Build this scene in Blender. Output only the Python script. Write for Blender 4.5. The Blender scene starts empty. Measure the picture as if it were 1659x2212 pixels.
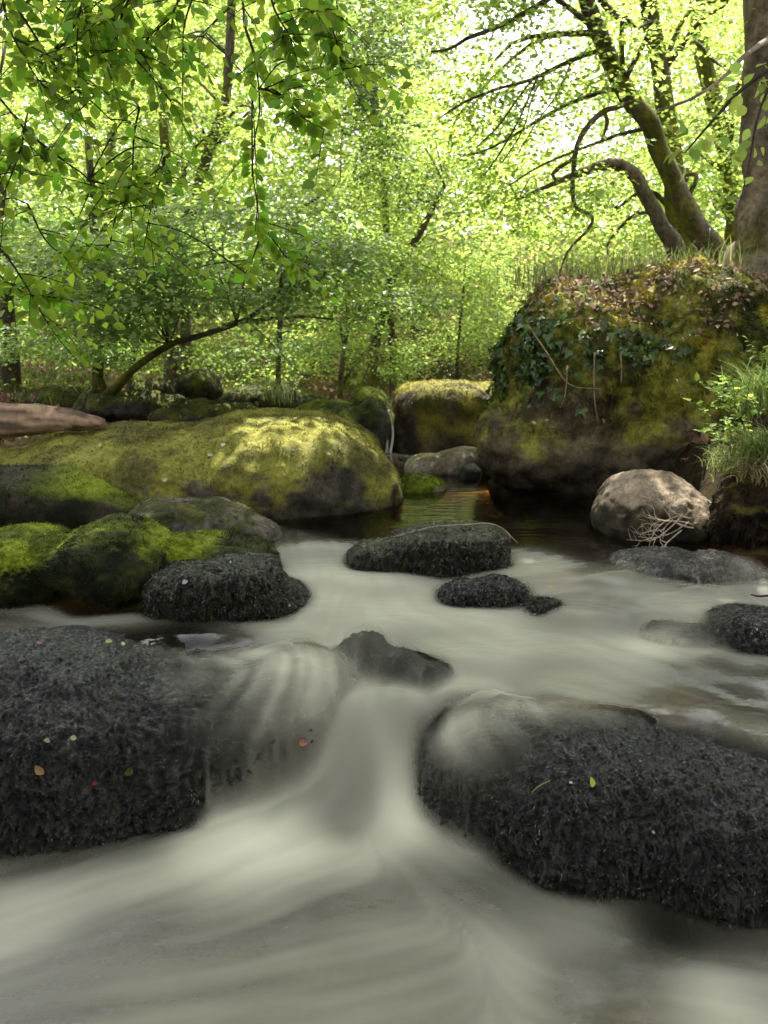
import bpy, bmesh, math, random
import numpy as np
from mathutils import Vector
from mathutils.bvhtree import BVHTree

random.seed(5)
rng = np.random.default_rng(11)
sc = bpy.context.scene
COL = sc.collection

# ------------------------------------------------------------------ camera geometry
FPX = 1671.0                       # focal length in pixels of a 1659 x 2212 picture
TH = math.atan(326 / FPX)          # camera looks slightly down
CAMZ = 1.0
cT, sT = math.cos(TH), math.sin(TH)

def ray(px, py):
    cx = (px - 829.5) / FPX
    cy = (1106 - py) / FPX
    return np.array([cx, cT + sT * cy, -sT + cT * cy])

def P(px, py, Y):
    d = ray(px, py)
    return np.array([0, 0, CAMZ]) + d * (Y / d[1])

def PZ(px, py, z):
    d = ray(px, py)
    return np.array([0, 0, CAMZ]) + d * ((z - CAMZ) / d[2])

def mpp(px, py, Y):
    """metres per pixel at this place"""
    return Y / ray(px, py)[1] / FPX

# ------------------------------------------------------------------ noise
_perm = np.random.default_rng(3).permutation(256)
_perm = np.concatenate([_perm, _perm, _perm])
_g = np.random.default_rng(4).normal(size=(256, 3))
_g /= np.linalg.norm(_g, axis=1)[:, None]

def perlin(p):
    p = np.asarray(p, float)
    i = np.floor(p).astype(int)
    f = p - i
    i &= 255
    u = f * f * f * (f * (f * 6 - 15) + 10)
    r = np.zeros(len(p))
    for dx in (0, 1):
        wx = u[:, 0] if dx else 1 - u[:, 0]
        for dy in (0, 1):
            wy = u[:, 1] if dy else 1 - u[:, 1]
            for dz in (0, 1):
                wz = u[:, 2] if dz else 1 - u[:, 2]
                h = _perm[_perm[_perm[i[:, 0] + dx] + i[:, 1] + dy] + i[:, 2] + dz]
                g = _g[h]
                d = g[:, 0] * (f[:, 0] - dx) + g[:, 1] * (f[:, 1] - dy) + g[:, 2] * (f[:, 2] - dz)
                r += wx * wy * wz * d
    return r * 1.6

def fbm(p, freq=1.0, octs=4, gain=0.5):
    p = np.asarray(p, float) * freq
    a, s = 1.0, np.zeros(len(p))
    for k in range(octs):
        s += a * perlin(p + 17.3 * k)
        p = p * 2.03
        a *= gain
    return s

def sstep(a, b, x):
    t = np.clip((x - a) / (b - a), 0, 1)
    return t * t * (3 - 2 * t)

def mix(a, b, t):
    t = np.asarray(t)[..., None]
    return np.asarray(a) * (1 - t) + np.asarray(b) * t

# ------------------------------------------------------------------ mesh helpers
def mesh_np(name, V, Fc, mat=None, smooth=True, attrs=None, parent=None):
    """V (n,3); Fc = list of int arrays, each (m,k)"""
    if not isinstance(Fc, (list, tuple)):
        Fc = [Fc]
    Fc = [np.asarray(f, np.int32) for f in Fc if len(f)]
    me = bpy.data.meshes.new(name)
    V = np.ascontiguousarray(V, np.float32)
    me.vertices.add(len(V))
    me.vertices.foreach_set('co', V.ravel())
    nl = sum(f.size for f in Fc)
    npoly = sum(len(f) for f in Fc)
    me.loops.add(nl)
    me.loops.foreach_set('vertex_index', np.concatenate([f.ravel() for f in Fc]))
    me.polygons.add(npoly)
    tot = np.concatenate([np.full(len(f), f.shape[1], np.int32) for f in Fc])
    st = np.concatenate([[0], np.cumsum(tot)[:-1]]).astype(np.int32)
    me.polygons.foreach_set('loop_start', st)
    me.polygons.foreach_set('loop_total', tot)
    me.polygons.foreach_set('use_smooth', np.full(npoly, smooth))
    me.update(calc_edges=True)
    for k, a in (attrs or {}).items():
        a = np.asarray(a, np.float32)
        if a.ndim == 1:
            at = me.attributes.new(k, 'FLOAT', 'POINT')
            at.data.foreach_set('value', a)
        else:
            at = me.attributes.new(k, 'FLOAT_COLOR', 'POINT')
            c = np.ones((len(a), 4), np.float32)
            c[:, :3] = a
            at.data.foreach_set('color', c.ravel())
    if mat:
        me.materials.append(mat)
    o = bpy.data.objects.new(name, me)
    COL.objects.link(o)
    if parent is not None:
        o.parent = parent
        o.matrix_parent_inverse = parent.matrix_world.inverted() if parent.type != 'EMPTY' else parent['_inv'] if False else o.matrix_parent_inverse
    return o

def tag(o, label=None, cat=None, group=None, kind=None):
    if label: o['label'] = label
    if cat: o['category'] = cat
    if group: o['group'] = group
    if kind: o['kind'] = kind
    return o

def thing(name, label, cat, loc, group=None):
    o = bpy.data.objects.new(name, None)
    COL.objects.link(o)
    o.empty_display_size = 0.1
    o.location = Vector([float(x) for x in loc])
    return tag(o, label, cat, group)

def part(name, root, V, Fc, mat, smooth=True, attrs=None):
    """V in world space; made relative to the root it is parented to"""
    loc = np.zeros(3)
    r = root
    while r is not None:
        loc = loc + np.array(r.location)
        r = r.parent
    return mesh_np(name, np.asarray(V) - loc, Fc, mat, smooth, attrs, root)

_ico = {}
def ico(sub):
    if sub not in _ico:
        bm = bmesh.new()
        bmesh.ops.create_icosphere(bm, subdivisions=sub, radius=1)
        V = np.array([v.co[:] for v in bm.verts])
        Fc = np.array([[v.index for v in f.verts] for f in bm.faces])
        bm.free()
        _ico[sub] = (V, Fc)
    return _ico[sub]

def tri_normals(V, T):
    n = np.cross(V[T[:, 1]] - V[T[:, 0]], V[T[:, 2]] - V[T[:, 0]])
    a = np.linalg.norm(n, axis=1)
    return n / np.maximum(a, 1e-12)[:, None], a * 0.5

def vert_normals(V, T):
    n, a = tri_normals(V, T)
    N = np.zeros_like(V)
    for k in range(3):
        np.add.at(N, T[:, k], n * a[:, None])
    return N / np.maximum(np.linalg.norm(N, axis=1), 1e-12)[:, None]

def unit(v):
    return v / np.maximum(np.linalg.norm(v, axis=-1, keepdims=True), 1e-9)

# ------------------------------------------------------------------ node helpers
def new_mat(name):
    m = bpy.data.materials.new(name)
    m.use_nodes = True
    m.node_tree.nodes.clear()
    return m, m.node_tree.nodes, m.node_tree.links

def N(nodes, typ, **kw):
    n = nodes.new(typ)
    for k, v in kw.items():
        if k in n.inputs:
            n.inputs[k].default_value = v
        else:
            setattr(n, k, v)
    return n

def attr_col(nodes, name='Col'):
    a = nodes.new('ShaderNodeAttribute')
    a.attribute_name = name
    return a

def surf_mat(name, rough=0.8, spec=0.3, bump=0.6, bscale=60.0, bdist=0.01, vary=0.5, vscale=35.0, rrange=0.0):
    """rock, bark, earth: colour from the Col attribute broken up by noise, with bump"""
    m, n, l = new_mat(name)
    out = N(n, 'ShaderNodeOutputMaterial')
    b = N(n, 'ShaderNodeBsdfPrincipled')
    b.inputs['Roughness'].default_value = rough
    b.inputs['Specular IOR Level'].default_value = spec
    tc = N(n, 'ShaderNodeTexCoord')
    a = attr_col(n)
    nz = N(n, 'ShaderNodeTexNoise')
    nz.inputs['Scale'].default_value = vscale
    nz.inputs['Detail'].default_value = 6
    nz.inputs['Roughness'].default_value = 0.7
    l.new(tc.outputs['Object'], nz.inputs['Vector'])
    mr = N(n, 'ShaderNodeMapRange')
    mr.inputs['From Min'].default_value = 0.3
    mr.inputs['From Max'].default_value = 0.7
    mr.inputs['To Min'].default_value = 1 - vary
    mr.inputs['To Max'].default_value = 1 + vary
    l.new(nz.outputs['Fac'], mr.inputs['Value'])
    mx = N(n, 'ShaderNodeVectorMath', operation='SCALE')
    l.new(a.outputs['Color'], mx.inputs[0])
    l.new(mr.outputs['Result'], mx.inputs['Scale'])
    l.new(mx.outputs['Vector'], b.inputs['Base Color'])
    if rrange:
        m2 = N(n, 'ShaderNodeMapRange')
        m2.inputs['From Min'].default_value = 0.3
        m2.inputs['From Max'].default_value = 0.7
        m2.inputs['To Min'].default_value = rough - rrange
        m2.inputs['To Max'].default_value = rough + rrange
        l.new(nz.outputs['Fac'], m2.inputs['Value'])
        l.new(m2.outputs['Result'], b.inputs['Roughness'])
    nb = N(n, 'ShaderNodeTexNoise')
    nb.inputs['Scale'].default_value = bscale
    nb.inputs['Detail'].default_value = 8
    nb.inputs['Roughness'].default_value = 0.65
    l.new(tc.outputs['Object'], nb.inputs['Vector'])
    bp = N(n, 'ShaderNodeBump')
    bp.inputs['Strength'].default_value = bump
    bp.inputs['Distance'].default_value = bdist
    l.new(nb.outputs['Fac'], bp.inputs['Height'])
    l.new(bp.outputs['Normal'], b.inputs['Normal'])
    l.new(b.outputs['BSDF'], out.inputs['Surface'])
    return m

def leaf_mat(name, refl, trans, tfac=0.5, gloss=0.35, rough=0.4, vary=0.45, use_attr=False, hue=0.03):
    """thin leaf: reflects and lets light through, every leaf a little different"""
    m, n, l = new_mat(name)
    out = N(n, 'ShaderNodeOutputMaterial')
    geo = N(n, 'ShaderNodeNewGeometry')
    def varied(c, socket=None):
        hs = N(n, 'ShaderNodeHueSaturation')
        if socket is not None:
            l.new(socket, hs.inputs['Color'])
        else:
            hs.inputs['Color'].default_value = (*c, 1)
        mv = N(n, 'ShaderNodeMapRange')
        mv.inputs['To Min'].default_value = 1 - vary
        mv.inputs['To Max'].default_value = 1 + vary
        l.new(geo.outputs['Random Per Island'], mv.inputs['Value'])
        l.new(mv.outputs['Result'], hs.inputs['Value'])
        ml = N(n, 'ShaderNodeMath', operation='MULTIPLY')
        ml.inputs[1].default_value = 7.31
        l.new(geo.outputs['Random Per Island'], ml.inputs[0])
        fr = N(n, 'ShaderNodeMath', operation='FRACT')
        l.new(ml.outputs[0], fr.inputs[0])
        mh = N(n, 'ShaderNodeMapRange')
        mh.inputs['To Min'].default_value = 0.5 - hue
        mh.inputs['To Max'].default_value = 0.5 + hue
        l.new(fr.outputs[0], mh.inputs['Value'])
        l.new(mh.outputs['Result'], hs.inputs['Hue'])
        return hs.outputs['Color']
    b = N(n, 'ShaderNodeBsdfPrincipled')
    b.inputs['Roughness'].default_value = rough
    b.inputs['Specular IOR Level'].default_value = gloss
    t = N(n, 'ShaderNodeBsdfTranslucent')
    if use_attr:
        a = attr_col(n)
        c = varied(None, a.outputs['Color'])
        l.new(c, b.inputs['Base Color'])
        l.new(c, t.inputs['Color'])
    else:
        l.new(varied(refl), b.inputs['Base Color'])
        l.new(varied(trans), t.inputs['Color'])
    mx = N(n, 'ShaderNodeMixShader')
    mx.inputs[0].default_value = tfac
    l.new(b.outputs['BSDF'], mx.inputs[1])
    l.new(t.outputs['BSDF'], mx.inputs[2])
    l.new(mx.outputs[0], out.inputs['Surface'])
    return m

M = {}
M['rock_wet'] = surf_mat('wet_rock', rough=0.12, spec=0.6, bump=1.0, bscale=85, bdist=0.03, vary=0.7, vscale=60, rrange=0.06)
M['rock'] = surf_mat('mossy_rock', rough=0.85, spec=0.2, bump=0.8, bscale=45, bdist=0.015, vary=0.5, vscale=28)
M['moss'] = leaf_mat('moss_fibres', None, None, tfac=0.3, gloss=0.2, rough=0.7, vary=0.5, use_attr=True)
M['moss_wet'] = leaf_mat('wet_moss_fibres', None, None, tfac=0.08, gloss=0.55, rough=0.11, vary=0.8, use_attr=True, hue=0.015)
M['earth'] = surf_mat('earth', rough=0.95, spec=0.1, bump=1.0, bscale=25, bdist=0.05, vary=0.6, vscale=14)
M['bark'] = surf_mat('bark', rough=0.9, spec=0.15, bump=0.9, bscale=30, bdist=0.02, vary=0.6, vscale=22)
M['log'] = surf_mat('bare_log', rough=0.75, spec=0.2, bump=0.6, bscale=24, bdist=0.01, vary=0.35, vscale=18)
M['litter'] = leaf_mat('dead_leaf', None, None, tfac=0.2, gloss=0.2, rough=0.6, vary=0.5, use_attr=True)
M['blade'] = leaf_mat('grass_blade', None, None, tfac=0.45, gloss=0.3, rough=0.45, vary=0.4, use_attr=True)
M['leaf_near'] = leaf_mat('beech_leaf', (0.13, 0.21, 0.014), (0.31, 0.51, 0.04), 0.6, 0.3, 0.45, 0.4)
M['leaf_hazel'] = leaf_mat('hazel_leaf', (0.20, 0.28, 0.10), (0.30, 0.44, 0.10), 0.45, 0.3, 0.45, 0.4)
M['leaf_bright'] = leaf_mat('bright_leaf', (0.16, 0.25, 0.04), (0.44, 0.57, 0.12), 0.55, 0.15, 0.5, 0.4)
M['leaf_mid'] = leaf_mat('mid_leaf', (0.13, 0.21, 0.035), (0.35, 0.47, 0.075), 0.5, 0.15, 0.5, 0.5)
M['leaf_dark'] = leaf_mat('dark_leaf', (0.10, 0.14, 0.06), (0.16, 0.24, 0.05), 0.4, 0.5, 0.3, 0.6)
M['leaf_far'] = leaf_mat('far_leaf', (0.19, 0.29, 0.06), (0.46, 0.56, 0.14), 0.5, 0.15, 0.5, 0.28)
M['leaf_unseen_ring'] = leaf_mat('unseen_ring_leaf', (0.035, 0.05, 0.02), (0.05, 0.07, 0.015), 0.3, 0.3, 0.5, 0.5)  # dark leaf for the added unseen ring, dims what the rocks reflect
M['ivy'] = leaf_mat('ivy_leaf', (0.05, 0.085, 0.022), (0.08, 0.14, 0.02), 0.25, 0.4, 0.3, 0.75)

# ------------------------------------------------------------------ boulders
ALLROCK = []        # (V, T) of everything solid for water, leaves and twigs to rest on

def smooth_pass(V, T, n, lam=0.5):
    E = np.concatenate([T[:, [0, 1]], T[:, [1, 2]], T[:, [2, 0]]])
    cnt = np.bincount(E[:, 0], minlength=len(V)).astype(float)
    for _ in range(n):
        S = np.stack([np.bincount(E[:, 0], weights=V[E[:, 1], k], minlength=len(V)) for k in range(3)], 1)
        V = V + lam * (S / cnt[:, None] - V)
    return V

RELIEF = {}

def boulder_mesh(blobs, sub=6, k=15.0, centre=None, amp=(0.03, 3.0), amp2=(0.006, 16.0), smooth=3, seed=0.0, ridged=0.0, fine=0.0):
    C, R, X, RO = [], [], [], []
    for b in blobs:
        px, py, Y, rx, ry, rd = b[:6]
        roll = math.radians(b[6]) if len(b) > 6 else 0.0
        ex = b[7] if len(b) > 7 else 2.2
        s = mpp(px, py, Y)
        C.append(P(px, py, Y)); R.append((rx * s, rd, ry * s)); X.append(ex); RO.append(roll)
    C = np.array(C); R = np.array(R)
    vol = R.prod(1)
    c0 = (C * vol[:, None]).sum(0) / vol.sum() if centre is None else np.array(centre)
    D, T = ico(sub)
    def field(p):
        ds = []
        for c, r, e, a in zip(C, R, X, RO):
            q = p - c
            if a:
                x = q[..., 0] * math.cos(a) + q[..., 2] * math.sin(a)
                z = -q[..., 0] * math.sin(a) + q[..., 2] * math.cos(a)
                q = np.stack([x, q[..., 1], z], -1)
            q = np.abs(q / r)
            ds.append(((q ** e).sum(-1) ** (1 / e) - 1) * r.min())
        ds = np.array(ds)
        kk = k / R.min(1).mean()
        mn = ds.min(0)
        return mn - np.log(np.exp(-kk * (ds - mn)).sum(0)) / kk * 0.7
    rmax = np.max(np.linalg.norm(C - c0, axis=1) + R.max(1)) * 1.3
    hi = np.full(len(D), rmax)
    lo = np.full(len(D), 0.0)
    found = np.zeros(len(D), bool)
    for s in np.linspace(rmax, 0, 60):
        ins = field(c0 + D * s) < 0
        new = ins & ~found
        lo[new] = s
        hi[new] = s + rmax / 59
        found |= ins
    for _ in range(14):
        md = (lo + hi) / 2
        ins = field(c0 + D * md[:, None]) < 0
        lo = np.where(ins, md, lo)
        hi = np.where(ins, hi, md)
    V = c0 + D * lo[:, None]
    V = smooth_pass(V, T, smooth)
    Nn = vert_normals(V, T)
    d = amp[0] * fbm(V + seed, amp[1], 3)
    if ridged:
        d -= ridged * np.abs(fbm(V + seed + 5, amp[1] * 1.7, 3))
    d += amp2[0] * fbm(V - seed, amp2[1], 4, 0.6)
    if fine:
        q = V * np.array([1, 1, 0.5]) + seed
        wrp = np.stack([fbm(q + 3, 14, 2), fbm(q + 7, 14, 2), fbm(q + 11, 14, 2)], 1) * 0.02
        rel = fbm(q + wrp + 2, 38, 3, 0.65) - 1.1 * np.abs(fbm(q + wrp, 60, 2)) + 0.25
        RELIEF['last'] = rel
        d += fine * rel * (1 - 0.6 * sstep(0.5, 0.9, Nn[:, 2]))
    V = V + Nn * d[:, None]
    return V, T

def col_moss_rock(moss, rock, cover, patch=2.5, up=0.35):
    def f(V, Nn):
        n1 = fbm(V, patch, 4)
        n2 = fbm(V + 9, patch * 5, 3)
        t = sstep(-0.35, 0.35, n1 * 0.8 + n2 * 0.35 + (Nn[:, 2] - up) * 1.0 + cover)
        m = mix(moss[0], moss[1], sstep(-0.5, 0.5, fbm(V + 31, patch * 1.6, 3) + n2 * 0.4))
        r = mix(rock[0], rock[1], sstep(-0.5, 0.5, fbm(V - 14, patch * 3, 4)))
        return mix(r, m, t), t
    return f

def tufts(V, T, n, length, width, colf, mask=None, droop=0.5, spread=0.5, clump=0.0, seed=0, zmin=-9, tri=True, flow=None, flat=0.0):
    """fine moss: many small tapering fibres growing out of the surface"""
    r = np.random.default_rng(seed)
    fn, fa = tri_normals(V, T)
    cen = V[T].mean(1)
    w = fa.copy()
    view = unit(np.array([0, 0, CAMZ]) - cen)
    w *= np.where((fn * view).sum(1) > -0.35, 1.0, 0.0)
    w *= cen[:, 2] > zmin
    if mask is not None:
        w *= mask(cen, fn)
    if w.sum() <= 0:
        return None
    idx = r.choice(len(T), n, p=w / w.sum())
    u = r.random((n, 2))
    fl = u.sum(1) > 1
    u[fl] = 1 - u[fl]
    A, B, Cc = V[T[idx, 0]], V[T[idx, 1]], V[T[idx, 2]]
    p = A + (B - A) * u[:, :1] + (Cc - A) * u[:, 1:]
    nn = fn[idx]
    d = unit(nn + r.normal(size=(n, 3)) * spread + np.array([0, 0, -droop]))
    if flow is not None:
        d = unit(d + np.asarray(flow))
    if flat:
        g = np.array([0, 0, -1.0]) + r.normal(size=(n, 3)) * 0.7
        g = unit(g - (g * nn).sum(1, keepdims=True) * nn)
        d = unit(d * (1 - flat) + g * flat)
    bad = (d * nn).sum(1) < 0.12
    d[bad] = unit(d[bad] + nn[bad] * 0.5)
    L = length * (0.5 + r.random(n)) 
    if clump:
        cl = fbm(p, 1.0 / clump, 2)
        L *= np.clip(0.75 + cl * 1.3, 0.2, 2.0)
    L = L[:, None]
    side = unit(np.cross(d, r.normal(size=(n, 3)))) * (width * (0.6 + 0.8 * r.random((n, 1))))
    b0 = p - nn * length * 0.2 - side
    b1 = p - nn * length * 0.2 + side
    tip = p + d * L + np.array([0, 0, -0.35]) * L * droop
    VV = np.stack([b0, b1, tip], 1).reshape(-1, 3)
    TT = np.arange(3 * n).reshape(-1, 3)
    c = colf(p, nn)
    if isinstance(c, tuple):
        c = c[0]
    return VV, TT, np.repeat(c, 3, 0)

def boulder(name, label, cat, blobs, colf, mat='rock', moss_n=0, moss_len=0.02, moss_w=0.0025, moss_mat='moss', moss_col=None,
            moss_mask=None, droop=0.5, clump=0.06, group=None, register=True, zmin=-9, flow=None, spread=0.5, flat=0.0, **kw):
    V, T = boulder_mesh(blobs, **kw)
    Nn = vert_normals(V, T)
    c = colf(V, Nn)
    if isinstance(c, tuple):
        c = c[0]
    if kw.get('fine', 0) > 0.01:                  # paler moss tips; crevice shade between them darkened into the colour
        c = mix(c * 0.5, c * 1.1 + np.array([0.008, 0.007, 0.000]), sstep(-0.3, 0.6, RELIEF['last']))
    base = np.array([V[:, 0].mean(), V[:, 1].mean(), V[:, 2].min()])
    root = thing(name, label, cat, base, group)
    part('rock', root, V, T, M[mat], True, {'Col': c})
    if moss_n:
        res = tufts(V, T, moss_n, moss_len, moss_w, moss_col or colf, moss_mask, droop, spread, clump, seed=len(ALLROCK) + 1, zmin=zmin, flow=flow, flat=flat)
        if res:
            part('moss', root, res[0], res[1], M[moss_mat], False, {'Col': res[2]})
    if register:
        ALLROCK.append((V, T))
    return root, V, T

GREEN = ((0.030, 0.042, 0.006), (0.12, 0.135, 0.012))        # ordinary boulder moss
LIME = ((0.085, 0.125, 0.008), (0.16, 0.20, 0.012))          # fresh bright moss
DARKM = ((0.012, 0.015, 0.006), (0.030, 0.034, 0.012))       # wet dark moss
STONE = ((0.10, 0.085, 0.065), (0.22, 0.19, 0.15))
DSTONE = ((0.022, 0.020, 0.016), (0.055, 0.048, 0.038))
WET = ((0.007, 0.008, 0.007), (0.022, 0.024, 0.020))

def wet_col(V, Nn):
    return mix(WET[0], WET[1], sstep(-0.6, 0.6, fbm(V, 9, 3)))

def wet_moss_col(V, Nn):
    t = sstep(-0.5, 0.7, fbm(V, 6, 3))
    return mix((0.004, 0.005, 0.002), (0.024, 0.024, 0.008), t)

# --- foreground
FG_L = boulder('boulder', 'huge black wet boulder at the left with water sheeting over its shoulder', 'boulder',
    [(80, 1640, 2.78, 400, 258, 0.56, 0, 2.4), (400, 1620, 2.78, 210, 190, 0.42, 0, 2.3), (590, 1540, 2.86, 190, 120, 0.34, 20), (-250, 1660, 2.75, 420, 280, 0.55)],
    wet_col, 'rock_wet', 30000, 0.0085, 0.0023, 'moss_wet', wet_moss_col, droop=0.3, clump=0.03, sub=8, amp=(0.03, 3.2), amp2=(0.010, 15), fine=0.0135, zmin=-0.65, moss_mask=lambda c, n: (sstep(-0.38, -0.60, c[:, 0]) + (c[:, 2] < -0.42)) * (1 - 0.9 * sstep(0.45, 0.85, n[:, 2])), flow=(0.3, -0.1, -0.1), flat=0.65, k=14)
FG_R = boulder('boulder', 'huge black wet boulder with a yellow leaf lying on its crest', 'boulder',
    [(1085, 1690, 2.55, 205, 165, 0.30), (1310, 1760, 2.42, 270, 200, 0.38, 0, 2.5), (1560, 1815, 2.32, 250, 205, 0.42, 0, 2.4), (1760, 1750, 2.5, 200, 160, 0.4)],
    wet_col, 'rock_wet', 30000, 0.0085, 0.0023, 'moss_wet', wet_moss_col, droop=0.3, clump=0.03, sub=8, amp=(0.025, 3.5), amp2=(0.010, 15), fine=0.0135, zmin=-0.7, moss_mask=lambda c, n: np.maximum(sstep(0.30, 0.48, c[:, 0]), sstep(-0.30, -0.38, c[:, 2])) * (1 - 0.9 * sstep(0.45, 0.85, n[:, 2])), flat=0.65, k=14)
boulder('rock', 'small dark rock standing in the head of the chute', 'rock',
    [(790, 1435, 2.98, 58, 72, 0.10), (850, 1455, 2.93, 70, 58, 0.10), (920, 1475, 2.86, 58, 48, 0.09)],
    wet_col, 'rock_wet', 7000, 0.009, 0.0022, 'moss_wet', wet_moss_col, droop=0.5, clump=0.04, amp=(0.012, 7), amp2=(0.004, 25), fine=0.011, flat=0.4)
# --- left ledge
mossy = col_moss_rock(GREEN, DSTONE, 0.0, 2.6)
def ledge_col(V, Nn):
    n = fbm(V, 3.0, 3)
    x = V[:, 0]
    where = np.maximum(np.exp(-((x + 1.85) / 0.38) ** 2), np.exp(-((x + 0.98) / 0.13) ** 2))
    lime = sstep(0.15, 0.75, where + n * 0.35 + (Nn[:, 2] - 0.72) * 1.1)
    d = mix(DARKM[0], (0.045, 0.052, 0.014), sstep(-0.5, 0.5, fbm(V + 3, 5, 3)))
    l = mix((0.075, 0.095, 0.010), LIME[1], sstep(-0.3, 0.4, fbm(V - 8, 5, 2) + (Nn[:, 2] - 0.75)))
    return mix(d, l, lime)
boulder('boulder', 'three-humped mossy boulder with lime green crests overhanging the water', 'boulder',
    [(30, 1222, 3.8, 150, 84, 0.36), (255, 1210, 3.7, 120, 88, 0.34), (455, 1210, 3.85, 150, 58, 0.28), (-200, 1235, 3.8, 190, 90, 0.4)],
    ledge_col, 'rock', 70000, 0.016, 0.0026, 'moss', droop=0.5, clump=0.05, sub=7, amp=(0.02, 4), amp2=(0.007, 18), fine=0.003, k=22)
boulder('boulder', 'low dark boxy boulder in front of the three-humped one, edged by white water', 'boulder',
    [(470, 1275, 3.52, 145, 68, 0.25, 6, 3.4), (590, 1288, 3.5, 72, 46, 0.2, -20)],
    lambda V, Nn: mix(DARKM[0], (0.035, 0.036, 0.022), sstep(-0.4, 0.6, fbm(V, 7, 3) + Nn[:, 2] * 0.3)), 'rock_wet', 22000, 0.011, 0.0024, 'moss_wet', wet_moss_col,
    droop=0.6, clump=0.05, amp=(0.018, 5), amp2=(0.006, 20), fine=0.012, sub=7, flat=0.4)
boulder('boulder', 'flat-topped mossy stone lying on the ledge below the big green boulder', 'boulder',
    [(410, 1122, 4.5, 138, 42, 0.34, 0, 2.6), (530, 1140, 4.45, 88, 30, 0.26, -18)],
    col_moss_rock(((0.03, 0.034, 0.008), (0.075, 0.075, 0.014)), ((0.07, 0.06, 0.05), (0.15, 0.13, 0.11)), -0.12, 3.5, 0.5), 'rock', 16000, 0.012, 0.0024, 'moss',
    moss_mask=lambda c, n: np.where(n[:, 2] > 0.8, 0.25, 1.0), amp=(0.018, 4), amp2=(0.006, 20))
boulder('boulder', 'dark furry boulder with one bright moss streak at the left edge', 'boulder',
    [(90, 1095, 5.05, 215, 90, 0.42), (260, 1115, 5.0, 95, 58, 0.3), (-150, 1090, 5.05, 220, 95, 0.42)],
    lambda V, Nn: mix(mix(DARKM[0], (0.035, 0.03, 0.016), sstep(-0.4, 0.5, fbm(V, 6, 3))), LIME[1], np.exp(-((V[:, 0] + 1.86) / 0.26) ** 2) * sstep(0.5, 0.8, Nn[:, 2] + 0.2 * fbm(V, 5, 2))),
    'rock', 36000, 0.024, 0.003, 'moss', droop=0.8, clump=0.06, amp=(0.02, 4), amp2=(0.006, 18))
# --- the big mossy boulder
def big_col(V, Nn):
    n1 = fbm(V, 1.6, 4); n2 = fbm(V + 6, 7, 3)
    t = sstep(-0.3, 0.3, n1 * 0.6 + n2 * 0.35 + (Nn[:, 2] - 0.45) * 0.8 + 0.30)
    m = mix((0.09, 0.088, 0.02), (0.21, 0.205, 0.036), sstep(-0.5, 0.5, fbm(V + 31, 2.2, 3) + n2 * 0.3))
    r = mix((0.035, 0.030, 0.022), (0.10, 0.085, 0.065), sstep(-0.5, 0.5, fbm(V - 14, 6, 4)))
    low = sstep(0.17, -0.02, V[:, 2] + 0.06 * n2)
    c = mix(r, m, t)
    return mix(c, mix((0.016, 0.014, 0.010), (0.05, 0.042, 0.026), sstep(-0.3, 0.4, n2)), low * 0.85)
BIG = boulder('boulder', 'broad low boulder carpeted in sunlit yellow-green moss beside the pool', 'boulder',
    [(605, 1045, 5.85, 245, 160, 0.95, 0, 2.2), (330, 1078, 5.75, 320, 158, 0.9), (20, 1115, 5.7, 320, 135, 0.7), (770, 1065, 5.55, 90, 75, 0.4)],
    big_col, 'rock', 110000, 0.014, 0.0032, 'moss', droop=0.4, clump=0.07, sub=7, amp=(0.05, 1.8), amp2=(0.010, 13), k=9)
# --- in the water
boulder('rock', 'oblong dark mossy rock with an arched twig lying across its top', 'rock',
    [(965, 1190, 4.02, 128, 52, 0.24, 3, 3.6), (835, 1205, 4.0, 85, 40, 0.2)],
    lambda V, Nn: mix(DARKM[0], (0.05, 0.054, 0.018), sstep(-0.2, 0.5, fbm(V, 6, 3) * .6 + (Nn[:, 2] - 0.5))), 'rock_wet', 22000, 0.011, 0.0024, 'moss_wet',
    lambda V, Nn: mix((0.012, 0.014, 0.007), (0.07, 0.075, 0.026), sstep(-0.1, 0.6, fbm(V, 6, 3) * .6 + (Nn[:, 2] - 0.45))), droop=0.7, clump=0.05, amp=(0.015, 6), amp2=(0.005, 20), fine=0.012, sub=7, flat=0.4)
boulder('rock', 'glistening black rock in midstream splitting the white current', 'rock',
    [(1010, 1288, 3.55, 62, 34, 0.13), (1075, 1285, 3.55, 62, 40, 0.13)],
    wet_col, 'rock_wet', 7000, 0.009, 0.0022, 'moss_wet', wet_moss_col, droop=0.5, clump=0.04, amp=(0.012, 8), amp2=(0.005, 25), fine=0.011, flat=0.4)
boulder('rock', 'little wet rock barely showing behind the midstream black one', 'rock',
    [(1172, 1325, 3.4, 50, 32, 0.1)], wet_col, 'rock_wet', 3500, 0.012, 0.0022, 'moss_wet', wet_moss_col, amp=(0.012, 9), amp2=(0.005, 30), sub=5)
boulder('rock', 'flat grey rock awash below the pale round boulder', 'rock',
    [(1425, 1238, 3.95, 125, 50, 0.28), (1550, 1252, 3.82, 100, 52, 0.24)],
    lambda V, Nn: mix((0.05, 0.047, 0.042), (0.13, 0.12, 0.108), sstep(-0.5, 0.5, fbm(V, 9, 4))), 'rock_wet', 3500, 0.008, 0.0022, 'moss_wet',
    lambda V, Nn: mix((0.02, 0.019, 0.016), (0.06, 0.056, 0.05), sstep(-0.5, 0.5, fbm(V, 9, 3))), amp=(0.016, 6), amp2=(0.007, 25), fine=0.0105, sub=7, flat=0.5)
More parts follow.
